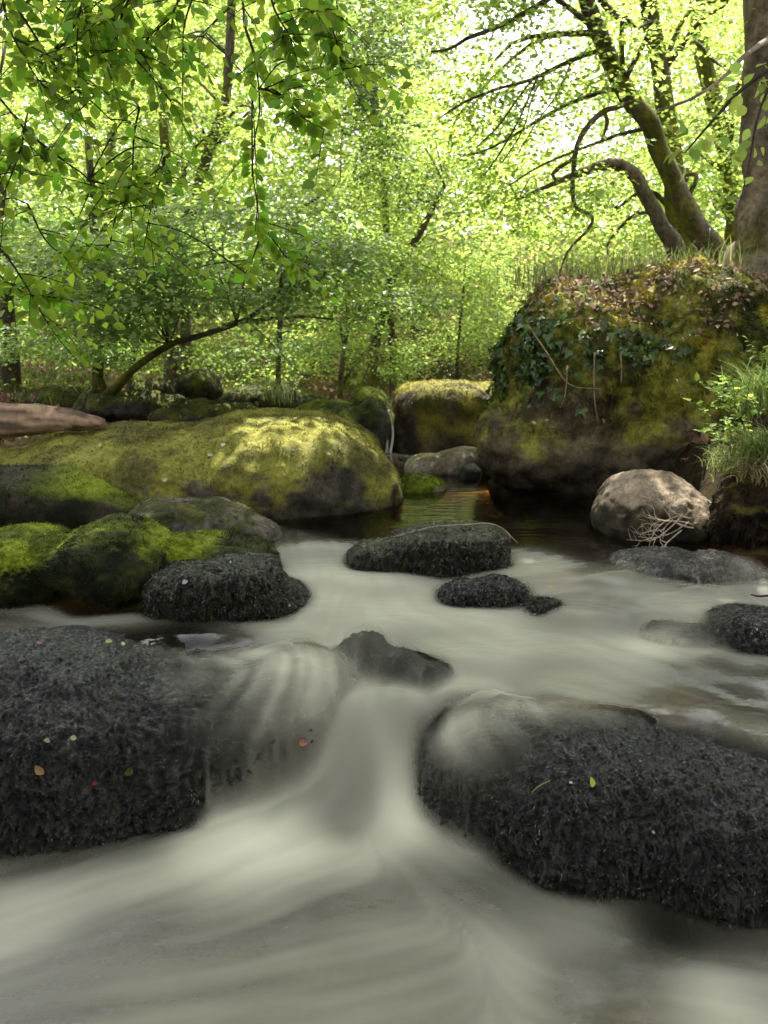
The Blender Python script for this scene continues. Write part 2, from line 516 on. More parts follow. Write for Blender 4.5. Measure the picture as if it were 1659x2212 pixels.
boulder('rock', 'dark furry rock at the right edge with half its side under a veil of water', 'rock',
    [(1625, 1378, 3.2, 108, 66, 0.2), (1740, 1390, 3.2, 120, 70, 0.2), (1460, 1402, 3.2, 100, 52, 0.17)],
    wet_col, 'rock_wet', 11000, 0.010, 0.0024, 'moss_wet', wet_moss_col, droop=0.6, clump=0.05, amp=(0.015, 6), amp2=(0.005, 22), fine=0.011, flat=0.4,
    moss_mask=lambda c, n: (c[:, 0] > 1.30) * 1.0)
boulder('rock', 'small lime-capped mossy stone in the still pool', 'rock',
    [(905, 1058, 6.1, 56, 34, 0.2)], col_moss_rock(LIME, STONE, 0.3, 4, 0.45), 'rock', 5000, 0.014, 0.003, 'moss', amp=(0.015, 6), amp2=(0.005, 20), sub=5,
    moss_mask=lambda c, n: sstep(0.1, 0.5, n[:, 2]))
boulder('rock', 'smooth tan rock with a mossy end lying at the head of the pool', 'rock',
    [(925, 1008, 7.15, 52, 28, 0.3, 6), (995, 1000, 7.1, 62, 34, 0.3, 4)], col_moss_rock(GREEN, ((0.14, 0.115, 0.08), (0.26, 0.22, 0.16)), -0.55, 2, 0.5), 'rock', 0, amp=(0.015, 4), amp2=(0.004, 20))
boulder('rock', 'small round dark rock beside the foot of the great ivy-clad rock', 'rock',
    [(1016, 1025, 6.75, 24, 24, 0.12)], wet_col, 'rock_wet', 0, sub=5, amp=(0.012, 9))
boulder('boulder', 'dark mossy boulder on the left of the little fall, shaded beneath', 'boulder',
    [(715, 935, 8.8, 95, 72, 0.7), (800, 925, 8.9, 55, 90, 0.6)], col_moss_rock(GREEN, DSTONE, 0.15, 1.8), 'rock', 16000, 0.022, 0.004, 'moss', amp=(0.05, 2), amp2=(0.01, 10))
boulder('boulder', 'blocky boulder under golden moss at the far end of the pool', 'boulder',
    [(955, 915, 9.2, 110, 92, 0.65, 0, 3.4), (1060, 910, 9.4, 90, 85, 0.6)],
    lambda V, Nn: mix(mix((0.03, 0.025, 0.018), (0.10, 0.075, 0.045), sstep(-0.4, 0.4, fbm(V, 5, 4))), mix((0.08, 0.08, 0.016), (0.19, 0.17, 0.026), sstep(-.4, .4, fbm(V, 3, 3))),
                      sstep(-0.25, 0.25, fbm(V, 2.2, 4) * 0.7 + (V[:, 2] - 0.45) * 1.2)), 'rock', 18000, 0.022, 0.004, 'moss', amp=(0.05, 2), amp2=(0.014, 9),
    moss_mask=lambda c, n: sstep(-0.1, 0.5, c[:, 2] - 0.2))
boulder('boulder', 'pale rounded boulder with bare dry top behind the brush', 'boulder',
    [(1395, 1112, 4.62, 112, 100, 0.34, 0, 2.0), (1462, 1122, 4.62, 72, 72, 0.3, 0, 2.0)],
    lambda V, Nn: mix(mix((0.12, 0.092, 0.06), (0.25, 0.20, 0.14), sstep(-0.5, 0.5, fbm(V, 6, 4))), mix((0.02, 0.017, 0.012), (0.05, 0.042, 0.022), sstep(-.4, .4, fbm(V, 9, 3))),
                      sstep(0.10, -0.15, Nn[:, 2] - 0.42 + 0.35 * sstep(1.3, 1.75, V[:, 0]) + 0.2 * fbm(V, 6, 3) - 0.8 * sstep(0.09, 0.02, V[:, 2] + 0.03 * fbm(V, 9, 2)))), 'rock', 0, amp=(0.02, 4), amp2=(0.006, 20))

# --- the great rock on the right
BANKV = []
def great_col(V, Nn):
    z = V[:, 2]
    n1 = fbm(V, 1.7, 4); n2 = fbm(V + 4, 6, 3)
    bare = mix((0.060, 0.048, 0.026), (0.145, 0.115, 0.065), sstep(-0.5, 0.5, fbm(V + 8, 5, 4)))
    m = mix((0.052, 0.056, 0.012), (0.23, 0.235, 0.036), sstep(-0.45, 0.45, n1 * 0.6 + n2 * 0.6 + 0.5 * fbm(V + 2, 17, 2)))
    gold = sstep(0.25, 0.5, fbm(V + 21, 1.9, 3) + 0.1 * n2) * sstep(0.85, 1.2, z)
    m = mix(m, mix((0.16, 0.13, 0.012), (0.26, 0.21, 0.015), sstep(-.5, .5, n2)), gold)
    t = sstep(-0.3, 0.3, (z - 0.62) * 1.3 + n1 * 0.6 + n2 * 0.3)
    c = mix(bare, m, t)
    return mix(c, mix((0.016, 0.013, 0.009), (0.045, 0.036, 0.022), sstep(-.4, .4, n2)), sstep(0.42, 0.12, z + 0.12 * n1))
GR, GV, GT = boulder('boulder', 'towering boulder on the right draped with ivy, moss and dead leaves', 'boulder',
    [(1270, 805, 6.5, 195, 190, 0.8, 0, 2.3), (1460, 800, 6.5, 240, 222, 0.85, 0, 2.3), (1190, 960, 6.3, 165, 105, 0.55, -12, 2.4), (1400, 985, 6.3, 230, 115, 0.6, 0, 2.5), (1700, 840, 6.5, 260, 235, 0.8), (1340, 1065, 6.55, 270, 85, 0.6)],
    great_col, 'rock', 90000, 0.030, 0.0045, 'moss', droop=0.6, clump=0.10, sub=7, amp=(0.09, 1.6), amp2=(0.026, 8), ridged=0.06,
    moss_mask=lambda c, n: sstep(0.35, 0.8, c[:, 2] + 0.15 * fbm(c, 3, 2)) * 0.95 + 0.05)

# --- dark mossy rocks along the foot of the left bank
leftrocks = [
    ('rock', 'low mossy rock right behind the crest of the broad green boulder', (440, 902, 7.4, 118, 36, 0.4)),
    ('rock', 'mossy rock between the log and the leaning hazel stem', (262, 880, 7.7, 95, 36, 0.35)),
    ('rock', 'rounded mossy rock at the foot of the stout double stem', (425, 838, 9.4, 55, 36, 0.35)),
    ('rock', 'shadowed rock beyond the end of the log', (345, 890, 8.0, 80, 34, 0.35)),
    ('rock', 'mossy rock under the leaf litter slope, right of the stems', (560, 868, 9.0, 90, 30, 0.4)),
    ('rock', 'long mossy rock above the log', (130, 868, 8.6, 110, 30, 0.4)),
    ('rock', 'small dark rock wedged beside the foot of the leaning stem', (330, 850, 8.9, 46, 26, 0.3)),
    ('rock', 'mossy rock farthest left above the log', (15, 858, 9.2, 75, 26, 0.35)),
    ('rock', 'mossy knob just left of the dark mossy boulder by the fall', (655, 885, 9.2, 45, 26, 0.3)),
]
for nm, lb, b in leftrocks:
    boulder(nm, lb, 'rock', [b], col_moss_rock(((0.022, 0.026, 0.006), (0.075, 0.08, 0.012)), DSTONE, 0.05, 3), 'rock', 5000, 0.02, 0.004, 'moss', sub=5, amp=(0.06, 3), amp2=(0.015, 10), group='mossy rocks along the left bank')

boulder('earth_bank', 'dark undercut lump of earth and roots at the right waterline under the grass', 'earth bank',
    [(1640, 1095, 4.25, 95, 88, 0.28), (1590, 1135, 4.3, 55, 50, 0.2), (1750, 1080, 4.3, 110, 110, 0.3)],
    lambda V, Nn: mix(mix((0.012, 0.009, 0.006), (0.05, 0.036, 0.02), sstep(-0.5, 0.5, fbm(V, 8, 4))), (0.09, 0.085, 0.016), sstep(0.35, 0.8, Nn[:, 2] + 0.3 * fbm(V, 4, 3))),
    'earth', 9000, 0.03, 0.003, 'moss', droop=0.9, amp=(0.05, 4), amp2=(0.02, 14), ridged=0.03)

# ------------------------------------------------------------------ ground
STREAM = np.array([(-3.4, -12), (-3.4, 3.4), (-3.6, 4.4), (-2.8, 5.9), (-1.8, 7.3), (-0.7, 8.4), (-0.35, 9.2), (-0.6, 13), (-1.5, 20), (0.6, 20), (1.6, 13), (2.0, 8.8), (2.1, 6.8), (2.05, 5.4), (1.98, 4.35), (2.2, 3.85), (2.5, 3.3), (2.6, -12)], float)

def stream_sd(x, y):
    """signed distance to the stream outline, negative in the water"""
    p = np.stack([x, y], -1)
    d = np.full(x.shape, 1e9)
    inside = np.zeros(x.shape, bool)
    n = len(STREAM)
    for i in range(n):
        a, b = STREAM[i], STREAM[(i + 1) % n]
        e = b - a
        w = p - a
        t = np.clip((w @ e) / (e @ e), 0, 1)
        d = np.minimum(d, np.linalg.norm(w - t[..., None] * e, axis=-1))
        c = ((a[1] <= p[..., 1]) & (b[1] > p[..., 1])) | ((b[1] <= p[..., 1]) & (a[1] > p[..., 1]))
        with np.errstate(divide='ignore', invalid='ignore'):
            xi = a[0] + (p[..., 1] - a[1]) / (b[1] - a[1] if b[1] != a[1] else 1e-9) * e[0]
        inside ^= c & (p[..., 0] < xi)
    return np.where(inside, -d, d)

def terrain(x, y):
    sd = stream_sd(x, y)
    o = np.maximum(sd, 0)
    right = sstep(0.6, 1.4, x - 0.0) * sstep(3.2, 4.6, y)
    z_in = -0.38 * sstep(0, -0.5, sd) - 0.55 * sstep(3.1, 2.2, y)
    hl = 0.05 + 0.30 * (1 - np.exp(-o / 0.5)) + 0.125 * o
    hr = 0.45 * sstep(0, 0.18, o) + 1.35 * sstep(0.1, 2.4, o) + 0.07 * o
    z = np.where(sd < 0, z_in, z_in * 0 + hl * (1 - right) + hr * right - 0.05)
    z = z - 0.5 * sstep(3.1, 2.2, y) * (sd >= 0)
    z = z + 0.20 * np.maximum(y - 19, 0) * sstep(19, 27, y)
    z = np.where(z > 7, 7 + 0.06 * (z - 7), z)
    q = np.stack([x, y, np.zeros_like(x)], -1).reshape(-1, 3)
    z = z + (0.06 * fbm(q, 1.1, 4) * np.minimum(1, 0.4 + o.ravel())).reshape(x.shape)
    return z

def spaced(lo, hi, fine_lo, fine_hi, step, grow=1.18):
    a = list(np.arange(fine_lo, fine_hi + 1e-6, step))
    s = step
    while a[-1] < hi:
        s *= grow
        a.append(a[-1] + s)
    b = []
    s = step
    t = fine_lo
    while t > lo:
        s *= grow
        t -= s
        b.append(t)
    return np.array(b[::-1] + a)

def grid_faces(nx, ny, keep=None):
    i = np.arange(nx * ny).reshape(ny, nx)
    Q = np.stack([i[:-1, :-1], i[:-1, 1:], i[1:, 1:], i[1:, :-1]], -1).reshape(-1, 4)
    if keep is not None:
        Q = Q[keep.ravel()[Q].any(1)]
    return Q

gx = spaced(-160, 160, -6, 6, 0.07)
gy = spaced(-120, 260, 0, 14, 0.07)
GX, GY = np.meshgrid(gx, gy)
GZ = terrain(GX, GY)
gp = np.stack([GX, GY, GZ], -1).reshape(-1, 3)
gsd = stream_sd(GX, GY).ravel()
n1 = fbm(gp, 0.9, 4); n2 = fbm(gp + 3, 5, 3)
gc = mix((0.045, 0.030, 0.018), (0.15, 0.095, 0.055), sstep(-0.5, 0.5, n1 + n2 * 0.5))
gc = mix(gc, mix((0.035, 0.045, 0.008), (0.11, 0.12, 0.016), sstep(-.5, .5, n2)), sstep(-0.1, 0.4, fbm(gp + 12, 0.8, 4)))
bed = mix((0.05, 0.036, 0.016), (0.20, 0.11, 0.04), sstep(-0.2, 0.6, fbm(gp + 5, 1.6, 3)))
gc = mix(gc, bed, sstep(0.02, -0.1, gsd))
gc = mix(gc, mix((0.02, 0.015, 0.009), (0.06, 0.045, 0.02), sstep(-.4, .4, n2)), sstep(1.2, 0.1, gsd) * sstep(-0.1, 0.02, gsd) * (gp[:, 0] > 0.8))
ground = mesh_np('ground', gp, grid_faces(len(gx), len(gy)), M['earth'], True, {'Col': gc})
tag(ground, kind='structure')
ground_sample = (gp, grid_faces(len(gx), len(gy)))

def gz(x, y):
    return terrain(np.atleast_1d(np.asarray(x, float)), np.atleast_1d(np.asarray(y, float)))

# ------------------------------------------------------------------ water
def solids_bvh(extra=()):
    Vs, Ts, b = [], [], 0
    for V, T in list(ALLROCK) + list(extra):
        Vs.append(V); Ts.append(T + b); b += len(V)
    V = np.concatenate(Vs); T = np.concatenate(Ts)
    return BVHTree.FromPolygons(V.tolist(), T.tolist())
ROCKBVH = solids_bvh()

zc = [(-400, 1060, 0), (200, 1060, 0), (600, 1100, 0), (830, 1060, 0), (1000, 1040, 0), (1000, 1110, 0), (1250, 1110, 0), (1500, 1130, 0), (1800, 1150, 0),
      (600, 1170, -.005), (700, 1165, -.005), (1150, 1175, -.008), (1400, 1185, -.01), (1640, 1190, -.01),
      (660, 1230, -.05), (800, 1245, -.05), (1150, 1230, -.035), (1300, 1225, -.03), (1640, 1250, -.04),
      (700, 1300, -.10), (860, 1320, -.11), (1000, 1330, -.115), (1250, 1300, -.085), (1500, 1300, -.08), (1700, 1310, -.08),
      (-200, 1320, -.13), (0, 1320, -.13), (300, 1335, -.13), (500, 1345, -.13), (620, 1370, -.135), (250, 1380, -.145), (0, 1370, -.145),
      (1000, 1400, -.15), (1200, 1390, -.145), (1400, 1410, -.17), (1600, 1430, -.18), (1800, 1450, -.19), (700, 1420, -.16),
      (1000, 1490, -.20), (1250, 1490, -.185), (1450, 1520, -.195), (1650, 1580, -.205), (1850, 1600, -.21), (1650, 1660, -.215),
      (860, 1500, -.205), (800, 1530, -.235), (760, 1500, -.21),
      (810, 1580, -.29), (760, 1640, -.37), (860, 1640, -.37), (720, 1700, -.455), (880, 1720, -.47), (640, 1730, -.50), (760, 1750, -.525), (560, 1760, -.54),
      (750, 1795, -.575), (880, 1800, -.53), (940, 1815, -.53), (540, 1800, -.53), (480, 1815, -.54), (650, 1840, -.55), (800, 1850, -.545), (1000, 1850, -.55),
      (100, 1850, -.56), (300, 1850, -.555), (-300, 1850, -.56), (0, 2000, -.57), (500, 2000, -.565), (900, 1980, -.56), (1200, 1960, -.565), (1450, 2010, -.58),
      (1650, 2000, -.56), (1500, 2120, -.55), (1250, 2130, -.59), (800, 2200, -.57), (1900, 2000, -.55), (200, 2200, -.57), (1500, 2300, -.56), (800, 2600, -.57), (-400, 2400, -.57), (2000, 2400, -.57)]
zc += [(a, b, -.56) for a, b in [(-150, 1795), (0, 1795), (150, 1785), (300, 1770), (420, 1750), (500, 1735), (950, 1770), (1030, 1820), (1150, 1870), (1300, 1925), (1420, 1965), (1540, 1975), (1640, 1930), (1760, 1900),
                                 (0, 1700), (200, 1690), (380, 1670), (1000, 1740), (1150, 1790), (1300, 1840), (1450, 1880), (1600, 1860)]]
zpts = np.array([[*PZ(a, b, c)[:2], c] for a, b, c in zc])

def nw(pts, vals, x, y, sig, ay=1.0):
    """smooth scattered interpolation (weights fall off with distance)"""
    num = 0; den = 0
    for (px_, py_), v in zip(pts, vals):
        d2 = (x - px_) ** 2 + ((y - py_) * ay) ** 2
        w = 1.0 / (d2 + sig * sig) ** 2.5
        num = num + w * v
        den = den + w
    return num / den

def blur(A, r):
    k = np.exp(-0.5 * (np.arange(-3 * r, 3 * r + 1) / r) ** 2); k /= k.sum()
    pad = len(k) // 2
    B = np.pad(A, ((pad, pad), (0, 0)), mode='edge')
    B = sum(B[i:i + A.shape[0]] * k[i] for i in range(len(k)))
    B = np.pad(B, ((0, 0), (pad, pad)), mode='edge')
    return sum(B[:, i:i + A.shape[1]] * k[i] for i in range(len(k)))
STEP = 0.0125
wx = spaced(-7, 7, -2.2, 2.2, STEP, 1.15)
wy = spaced(-14, 19, 1.25, 4.9, STEP, 1.12)
WX, WY = np.meshgrid(wx, wy)
nyw, nxw = WX.shape
WZ = nw(zpts[:, :2], zpts[:, 2], WX, WY, 0.05)
WZ = blur(WZ, 2)
WZ = np.where(WY > 4.6, WZ * sstep(5.4, 4.6, WY), WZ)

# flow directions (pixel place -> pixel direction)
fl = [(640, 1180, 50, 90), (720, 1280, -20, 60), (600, 1330, -80, 15), (300, 1330, 100, 6), (100, 1340, 100, 8), (480, 1375, 100, 20), (600, 1400, 100, 45), (690, 1450, 80, 75), (760, 1520, 30, 110),
      (850, 1270, 40, 50), (900, 1340, 100, 30), (1150, 1220, -90, 12), (1300, 1230, -100, 10), (1100, 1330, 100, 20), (1250, 1300, 100, 10), (1000, 1400, 100, 22), (1150, 1430, 100, 22), (1300, 1400, 90, 25),
      (1300, 1470, 100, 25), (1450, 1430, 100, 28), (1600, 1490, 100, 30), (1500, 1550, 100, 28), (1000, 1490, -70, 25), (900, 1490, -60, 45), (850, 1500, -25, 90),
      (820, 1570, -20, 100), (700, 1680, -70, 90), (620, 1740, -90, 60), (780, 1700, -20, 100), (880, 1690, 8, 100),
      (520, 1830, -100, 40), (300, 1900, -100, 30), (100, 1980, -100, 30), (900, 1830, 70, 40), (1050, 1900, 90, 50), (1300, 2030, 100, 35), (800, 2050, -100, 18), (1500, 2120, 100, 15), (300, 2150, -100, 12), (700, 1900, -100, 30)]
fp, fv = [], []
for a, b, dx, dy in fl:
    z0 = float(nw(zpts[:, :2], zpts[:, 2], *PZ(a, b, -0.2)[:2], 0.05)) if b < 1700 else -0.56
    p0 = PZ(a, b, z0)[:2]; p1 = PZ(a + dx * 0.2, b + dy * 0.2, z0)[:2]
    fp.append(p0); fv.append((p1 - p0) / np.linalg.norm(p1 - p0))
fp = np.array(fp); fv = np.array(fv)
FX = nw(fp, fv[:, 0], WX, WY, 0.12); FY = nw(fp, fv[:, 1], WX, WY, 0.12)
fn_ = np.hypot(FX, FY) + 1e-9
FX /= fn_; FY /= fn_

def bil(A, x, y):
    fx_ = np.interp(x, wx, np.arange(nxw)); fy_ = np.interp(y, wy, np.arange(nyw))
    i = np.clip(fx_.astype(int), 0, nxw - 2); j = np.clip(fy_.astype(int), 0, nyw - 2)
    u = fx_ - i; v = fy_ - j
    return A[j, i] * (1 - u) * (1 - v) + A[j, i + 1] * u * (1 - v) + A[j + 1, i] * (1 - u) * v + A[j + 1, i + 1] * u * v

def lic(freq, steps, h, seed):
    src = fbm(np.stack([WX, WY, np.full_like(WX, seed)], -1).reshape(-1, 3), freq, 2).reshape(WX.shape)
    acc = src.copy(); cnt = 1
    for sgn in (1, -1):
        x, y = WX.copy(), WY.copy()
        for s in range(steps):
            vx = bil(FX, x, y); vy = bil(FY, x, y)
            x = x + sgn * h * vx; y = y + sgn * h * vy
            acc = acc + bil(src, x, y); cnt += 1
    a = acc / cnt
    return a / (a[np.abs(WX) < 2].std() + 1e-9)
streak_f = lic(22, 16, 0.02, 1.7)
streak_c = lic(7, 14, 0.045, 8.2)

fo = [(0, 1060, .02), (600, 1110, .02), (850, 1080, .02), (1000, 1060, .02), (1200, 1100, .02), (1100, 1140, .03), (1500, 1150, .03), (760, 1150, .05), (620, 1160, .25), (700, 1130, .04), (1700, 1180, .05), (1250, 1140, .02), (1400, 1172, .05), (1550, 1180, .06), (1640, 1200, .08), (1000, 1128, .02), (1120, 1155, .06), (1300, 1185, .12), (1450, 1190, .08),
      (680, 1185, .55), (720, 1250, .78), (720, 1320, .72), (300, 1322, .62), (150, 1318, .5), (0, 1345, .32), (-200, 1340, .3), (400, 1378, .12), (280, 1385, .1), (480, 1385, .22), (600, 1340, .74),
      (600, 1410, .5), (720, 1450, .62), (520, 1420, .35), (900, 1260, .72), (1000, 1325, .75), (850, 1320, .78), (1150, 1215, .6), (1300, 1235, .42), (1400, 1205, .2), (1250, 1165, .10), (1600, 1210, .25), (1640, 1270, .5),
      (1200, 1262, .45), (1350, 1300, .4), (1450, 1310, .55), (1250, 1335, .55), (1100, 1400, .72), (1300, 1400, .66), (1200, 1460, .6), (1350, 1460, .55), (1500, 1455, .3), (1400, 1400, .85), (1480, 1360, .6), (1600, 1500, .25), (1600, 1430, .5),
      (1450, 1530, .3), (1550, 1560, .22), (1200, 1490, .5), (1650, 1600, .2), (1000, 1480, .68), (860, 1500, .5), (830, 1560, .7), (780, 1600, .8), (690, 1690, .82), (620, 1740, .7), (780, 1720, .6), (740, 1785, .45), (890, 1700, .6), (850, 1620, .62),
      (520, 1800, .98), (440, 1830, .85), (900, 1805, 1.0), (960, 1830, .8), (650, 1850, .85), (780, 1835, .8), (300, 1900, .78), (50, 1960, .78), (100, 1840, .34), (300, 1815, .36), (-100, 1850, .4),
      (700, 1940, .42), (300, 2010, .38), (900, 1900, .42), (1050, 1930, .4), (1150, 1960, .5), (1250, 2000, .55), (1450, 2010, .12), (1550, 2010, .2), (500, 2050, .42), (1620, 1900, .6), (1640, 1960, .3),
      (800, 2100, .5), (1100, 2080, .68), (400, 2150, .48), (1250, 2130, .3), (1400, 2110, .35), (1550, 2150, .8), (1640, 2130, .5), (1100, 2180, .62), (1000, 2130, .48), (100, 2180, .38), (800, 2500, .5), (0, 2500, .42), (1600, 2400, .5)]
fo = [(a, b, v * 0.84 if b < 1500 else v if (v >= 0.84) else v * (0.8 if b > 1790 else 0.84)) for a, b, v in fo]
fpp = []
for a, b, v in fo:
    z0 = -0.56 if b > 1790 else (float(nw(zpts[:, :2], zpts[:, 2], *PZ(a, b, -0.15)[:2], 0.05)))
    fpp.append(PZ(a, b, z0)[:2])
FOAM = nw(np.array(fpp), [f[2] for f in fo], WX, WY, 0.07)
act = sstep(0.06, 0.35, FOAM)
slope_ = np.hypot(np.gradient(WZ, axis=0) / np.gradient(wy)[:, None], np.gradient(WZ, axis=1) / np.gradient(wx)[None, :])
calm = 1 / (1 + (slope_ * 3.0) ** 2)
act = act * calm
FOAM = blur(FOAM, 4)
FOAM = np.clip((np.clip(FOAM - 0.05, 0, 1) / 0.95) ** 1.5 + act * (0.026 * streak_f + 0.022 * streak_c), 0, 1)

# rocks under and through the water
RH = np.full(WX.shape, -9.0)
down = Vector((0, 0, -1))
for j in range(nyw):
    if wy[j] < 1.0 or wy[j] > 12: continue
    for i in range(nxw):
        if abs(wx[i]) > 3.2: continue
        h = ROCKBVH.ray_cast(Vector((wx[i], wy[j], 3.0)), down, 6.0)
        if h[0] is not None:
            RH[j, i] = h[0].z
clear = (WZ - RH > 0.0).astype(float)
soft = blur(clear, 3)
EDGE = sstep(0.42, 0.98, soft)
EDGE = np.maximum(EDGE, (FOAM < 0.12) * clear)
# veils of water running over rock
veil = np.zeros_like(WX)
for a, b, z0, rx_, ry_, al in [(660, 1450, -.13, .30, .22, .92), (560, 1400, -.10, .26, .14, .75), (730, 1540, -.22, .17, .18, .9), (620, 1530, -.18, .2, .18, .72), (1450, 1370, -.1, .22, .2, .8),
                               (1060, 1488, -.18, .24, .12, .8), (1230, 1500, -.18, .2, .09, .6), (930, 1520, -.19, .10, .12, .7), (1000, 1525, -.15, .17, .16, .72), (1130, 1500, -.15, .22, .13, .66), (1250, 1520, -.15, .16, .08, .4), (960, 1600, -.2, .07, .12, .45), (900, 1465, -.14, .10, .10, .55), (1620, 1235, -0.0, .14, .12, .4), (1310, 1235, -0.03, .10, .10, .4)]:
    q = PZ(a, b, z0)
    veil = np.maximum(veil, al * np.exp(-((WX - q[0]) / rx_) ** 2 - ((WY - q[1]) / ry_) ** 2))
for a, b, z0, r_x, r_y in [(835, 1440, -.1, .15, .16), (900, 1470, -.12, .12, .12), (1660, 1370, -.05, .30, .30), (1470, 1245, -.02, .26, .14)]:
    q = PZ(a, b, z0)
    veil = veil * (1 - np.exp(-(((WX - q[0]) / r_x) ** 2 + ((WY - q[1]) / r_y) ** 2) ** 2))
veil = np.clip(veil * (1 + 0.08 * streak_f + 0.07 * streak_c), 0, 1) * sstep(-0.42, -0.26, RH)
wet = (RH > WZ - 0.012) & (veil > 0.03) & (RH - WZ < 0.7)
WZv = np.where(wet, np.maximum(WZ, RH + 0.016), WZ)
RHs = blur(np.where(RH > -5, np.maximum(RH, WZ - 0.05), WZ), 2)
WZs = np.where(wet, np.maximum(RHs, RH - 0.002) + 0.030, blur(np.where(wet, RH + 0.024, WZ), 2))
WZv = np.where(wet, np.maximum(WZs, WZ), np.where(blur(wet.astype(float), 2) > 0.02, np.maximum(WZs, WZ), WZ))
EDGE = np.where(wet, np.maximum(veil * 0.9, EDGE * 0.0), np.maximum(EDGE, veil * 0.8 * (clear > 0)))
EDGE = blur(EDGE, 1)
FOAM = np.where(wet, np.clip(0.30 + 0.45 * veil + 0.08 * streak_f, 0, 1), FOAM)
WZv = WZv + act * 0.0012 * streak_c
wsd = stream_sd(WX, WY)
EDGE = EDGE * (wsd < 0.45)
wp = np.stack([WX, WY, WZv], -1).reshape(-1, 3)

m, n, l = new_mat('stream_water')
out = N(n, 'ShaderNodeOutputMaterial')
af = attr_col(n, 'foam'); ae = attr_col(n, 'edge')
tr = N(n, 'ShaderNodeBsdfTransparent'); tr.inputs['Color'].default_value = (0.56, 0.45, 0.22, 1)
gl = N(n, 'ShaderNodeBsdfGlossy'); gl.inputs['Roughness'].default_value = 0.06
gl.inputs['Color'].default_value = (0.95, 0.95, 0.95, 1)
tc = N(n, 'ShaderNodeTexCoord')
mp = N(n, 'ShaderNodeMapping'); mp.inputs['Scale'].default_value = (2.2, 7, 1)
l.new(tc.outputs['Object'], mp.inputs['Vector'])
nz = N(n, 'ShaderNodeTexNoise'); nz.inputs['Scale'].default_value = 2.2; nz.inputs['Detail'].default_value = 3
l.new(mp.outputs['Vector'], nz.inputs['Vector'])
bp = N(n, 'ShaderNodeBump'); bp.inputs['Strength'].default_value = 0.25; bp.inputs['Distance'].default_value = 0.02
l.new(nz.outputs['Fac'], bp.inputs['Height'])
l.new(bp.outputs['Normal'], gl.inputs['Normal'])
mrr = N(n, 'ShaderNodeMapRange'); mrr.inputs['From Min'].default_value = 0.03; mrr.inputs['From Max'].default_value = 0.22; mrr.inputs['To Min'].default_value = 0.06; mrr.inputs['To Max'].default_value = 0.42
l.new(af.outputs['Fac'], mrr.inputs['Value']); l.new(mrr.outputs['Result'], gl.inputs['Roughness'])
fr = N(n, 'ShaderNodeFresnel'); fr.inputs['IOR'].default_value = 1.33
l.new(bp.outputs['Normal'], fr.inputs['Normal'])
cl = N(n, 'ShaderNodeMixShader')
l.new(fr.outputs[0], cl.inputs[0]); l.new(tr.outputs[0], cl.inputs[1]); l.new(gl.outputs[0], cl.inputs[2])
mk = N(n, 'ShaderNodeBsdfPrincipled')
mk.inputs['Base Color'].default_value = (0.60, 0.59, 0.45, 1)
mk.inputs['Roughness'].default_value = 0.5
mk.inputs['Specular IOR Level'].default_value = 0.25
m1 = N(n, 'ShaderNodeMixShader')
l.new(af.outputs['Fac'], m1.inputs[0]); l.new(cl.outputs[0], m1.inputs[1]); l.new(mk.outputs[0], m1.inputs[2])
t2 = N(n, 'ShaderNodeBsdfTransparent')
m2 = N(n, 'ShaderNodeMixShader')
l.new(ae.outputs['Fac'], m2.inputs[0]); l.new(t2.outputs[0], m2.inputs[1]); l.new(m1.outputs[0], m2.inputs[2])
l.new(m2.outputs[0], out.inputs['Surface'])
M['water'] = m
keep = (EDGE > 0.004)
water = mesh_np('water', wp, grid_faces(nxw, nyw, keep), M['water'], True, {'foam': FOAM.ravel(), 'edge': EDGE.ravel()})
tag(water, kind='structure')

# ------------------------------------------------------------------ leaves and trees
def leaf_shape(kind):
    if kind == 'beech':                       # oval, pointed, folded along the midrib
        ys = [0.0, 0.18, 0.42, 0.68, 0.88, 1.0]
        ws = [0.0, 0.24, 0.36, 0.30, 0.14, 0.0]
        V, F_ = [], []
        for y, w in zip(ys, ws):
            V += [(-w, y, 0.32 * w - 0.10 * y * y), (0, y, -0.10 * y * y), (w, y, 0.26 * w - 0.10 * y * y)]
        for k in range(5):
            a = 3 * k
            F_ += [(a, a + 1, a + 4, a + 3), (a + 1, a + 2, a + 5, a + 4)]
        return np.array(V), np.array(F_)
    if kind == 'ivy':                         # three pointed lobes
        V = [(0, 0, 0), (0.42, -0.05, .02), (0.5, 0.3, -.04), (0.24, 0.42, .02), (0, 1.0, -.06), (-0.24, 0.42, .02), (-0.5, 0.3, -.04), (-0.42, -0.05, .02)]
        return np.array(V), np.array([(0, 1, 2, 3), (0, 3, 4, 5), (0, 5, 6, 7)])
    if kind == 'six':
        V = [(0, 0, 0), (0.30, 0.32, 0.05), (0.24, 0.70, 0.03), (0, 1, -0.06), (-0.24, 0.70, 0.03), (-0.30, 0.32, 0.05), (0, 0.5, -0.02)]
        return np.array(V), np.array([(0, 1, 6, 5), (1, 2, 3, 6), (6, 3, 4, 5)])
    V = [(0, 0, 0), (0.34, 0.45, 0.06), (0, 1, -0.04), (-0.34, 0.45, 0.06)]
    return np.array(V), np.array([(0, 1, 2, 3)])

def leaves_mesh(pos, axis, normal, size, kind='quad'):
    LV, LF = leaf_shape(kind)
    axis = unit(axis)
    normal = unit(normal - (normal * axis).sum(1, keepdims=True) * axis)
    side = np.cross(axis, normal)
    n = len(pos)
    V = pos[:, None, :] + size[:, None, None] * (LV[None, :, 0:1] * side[:, None, :] + LV[None, :, 1:2] * axis[:, None, :] + LV[None, :, 2:3] * normal[:, None, :])
    Fc = LF[None] + (np.arange(n) * len(LV))[:, None, None]
    return V.reshape(-1, 3), Fc.reshape(-1, LF.shape[1])

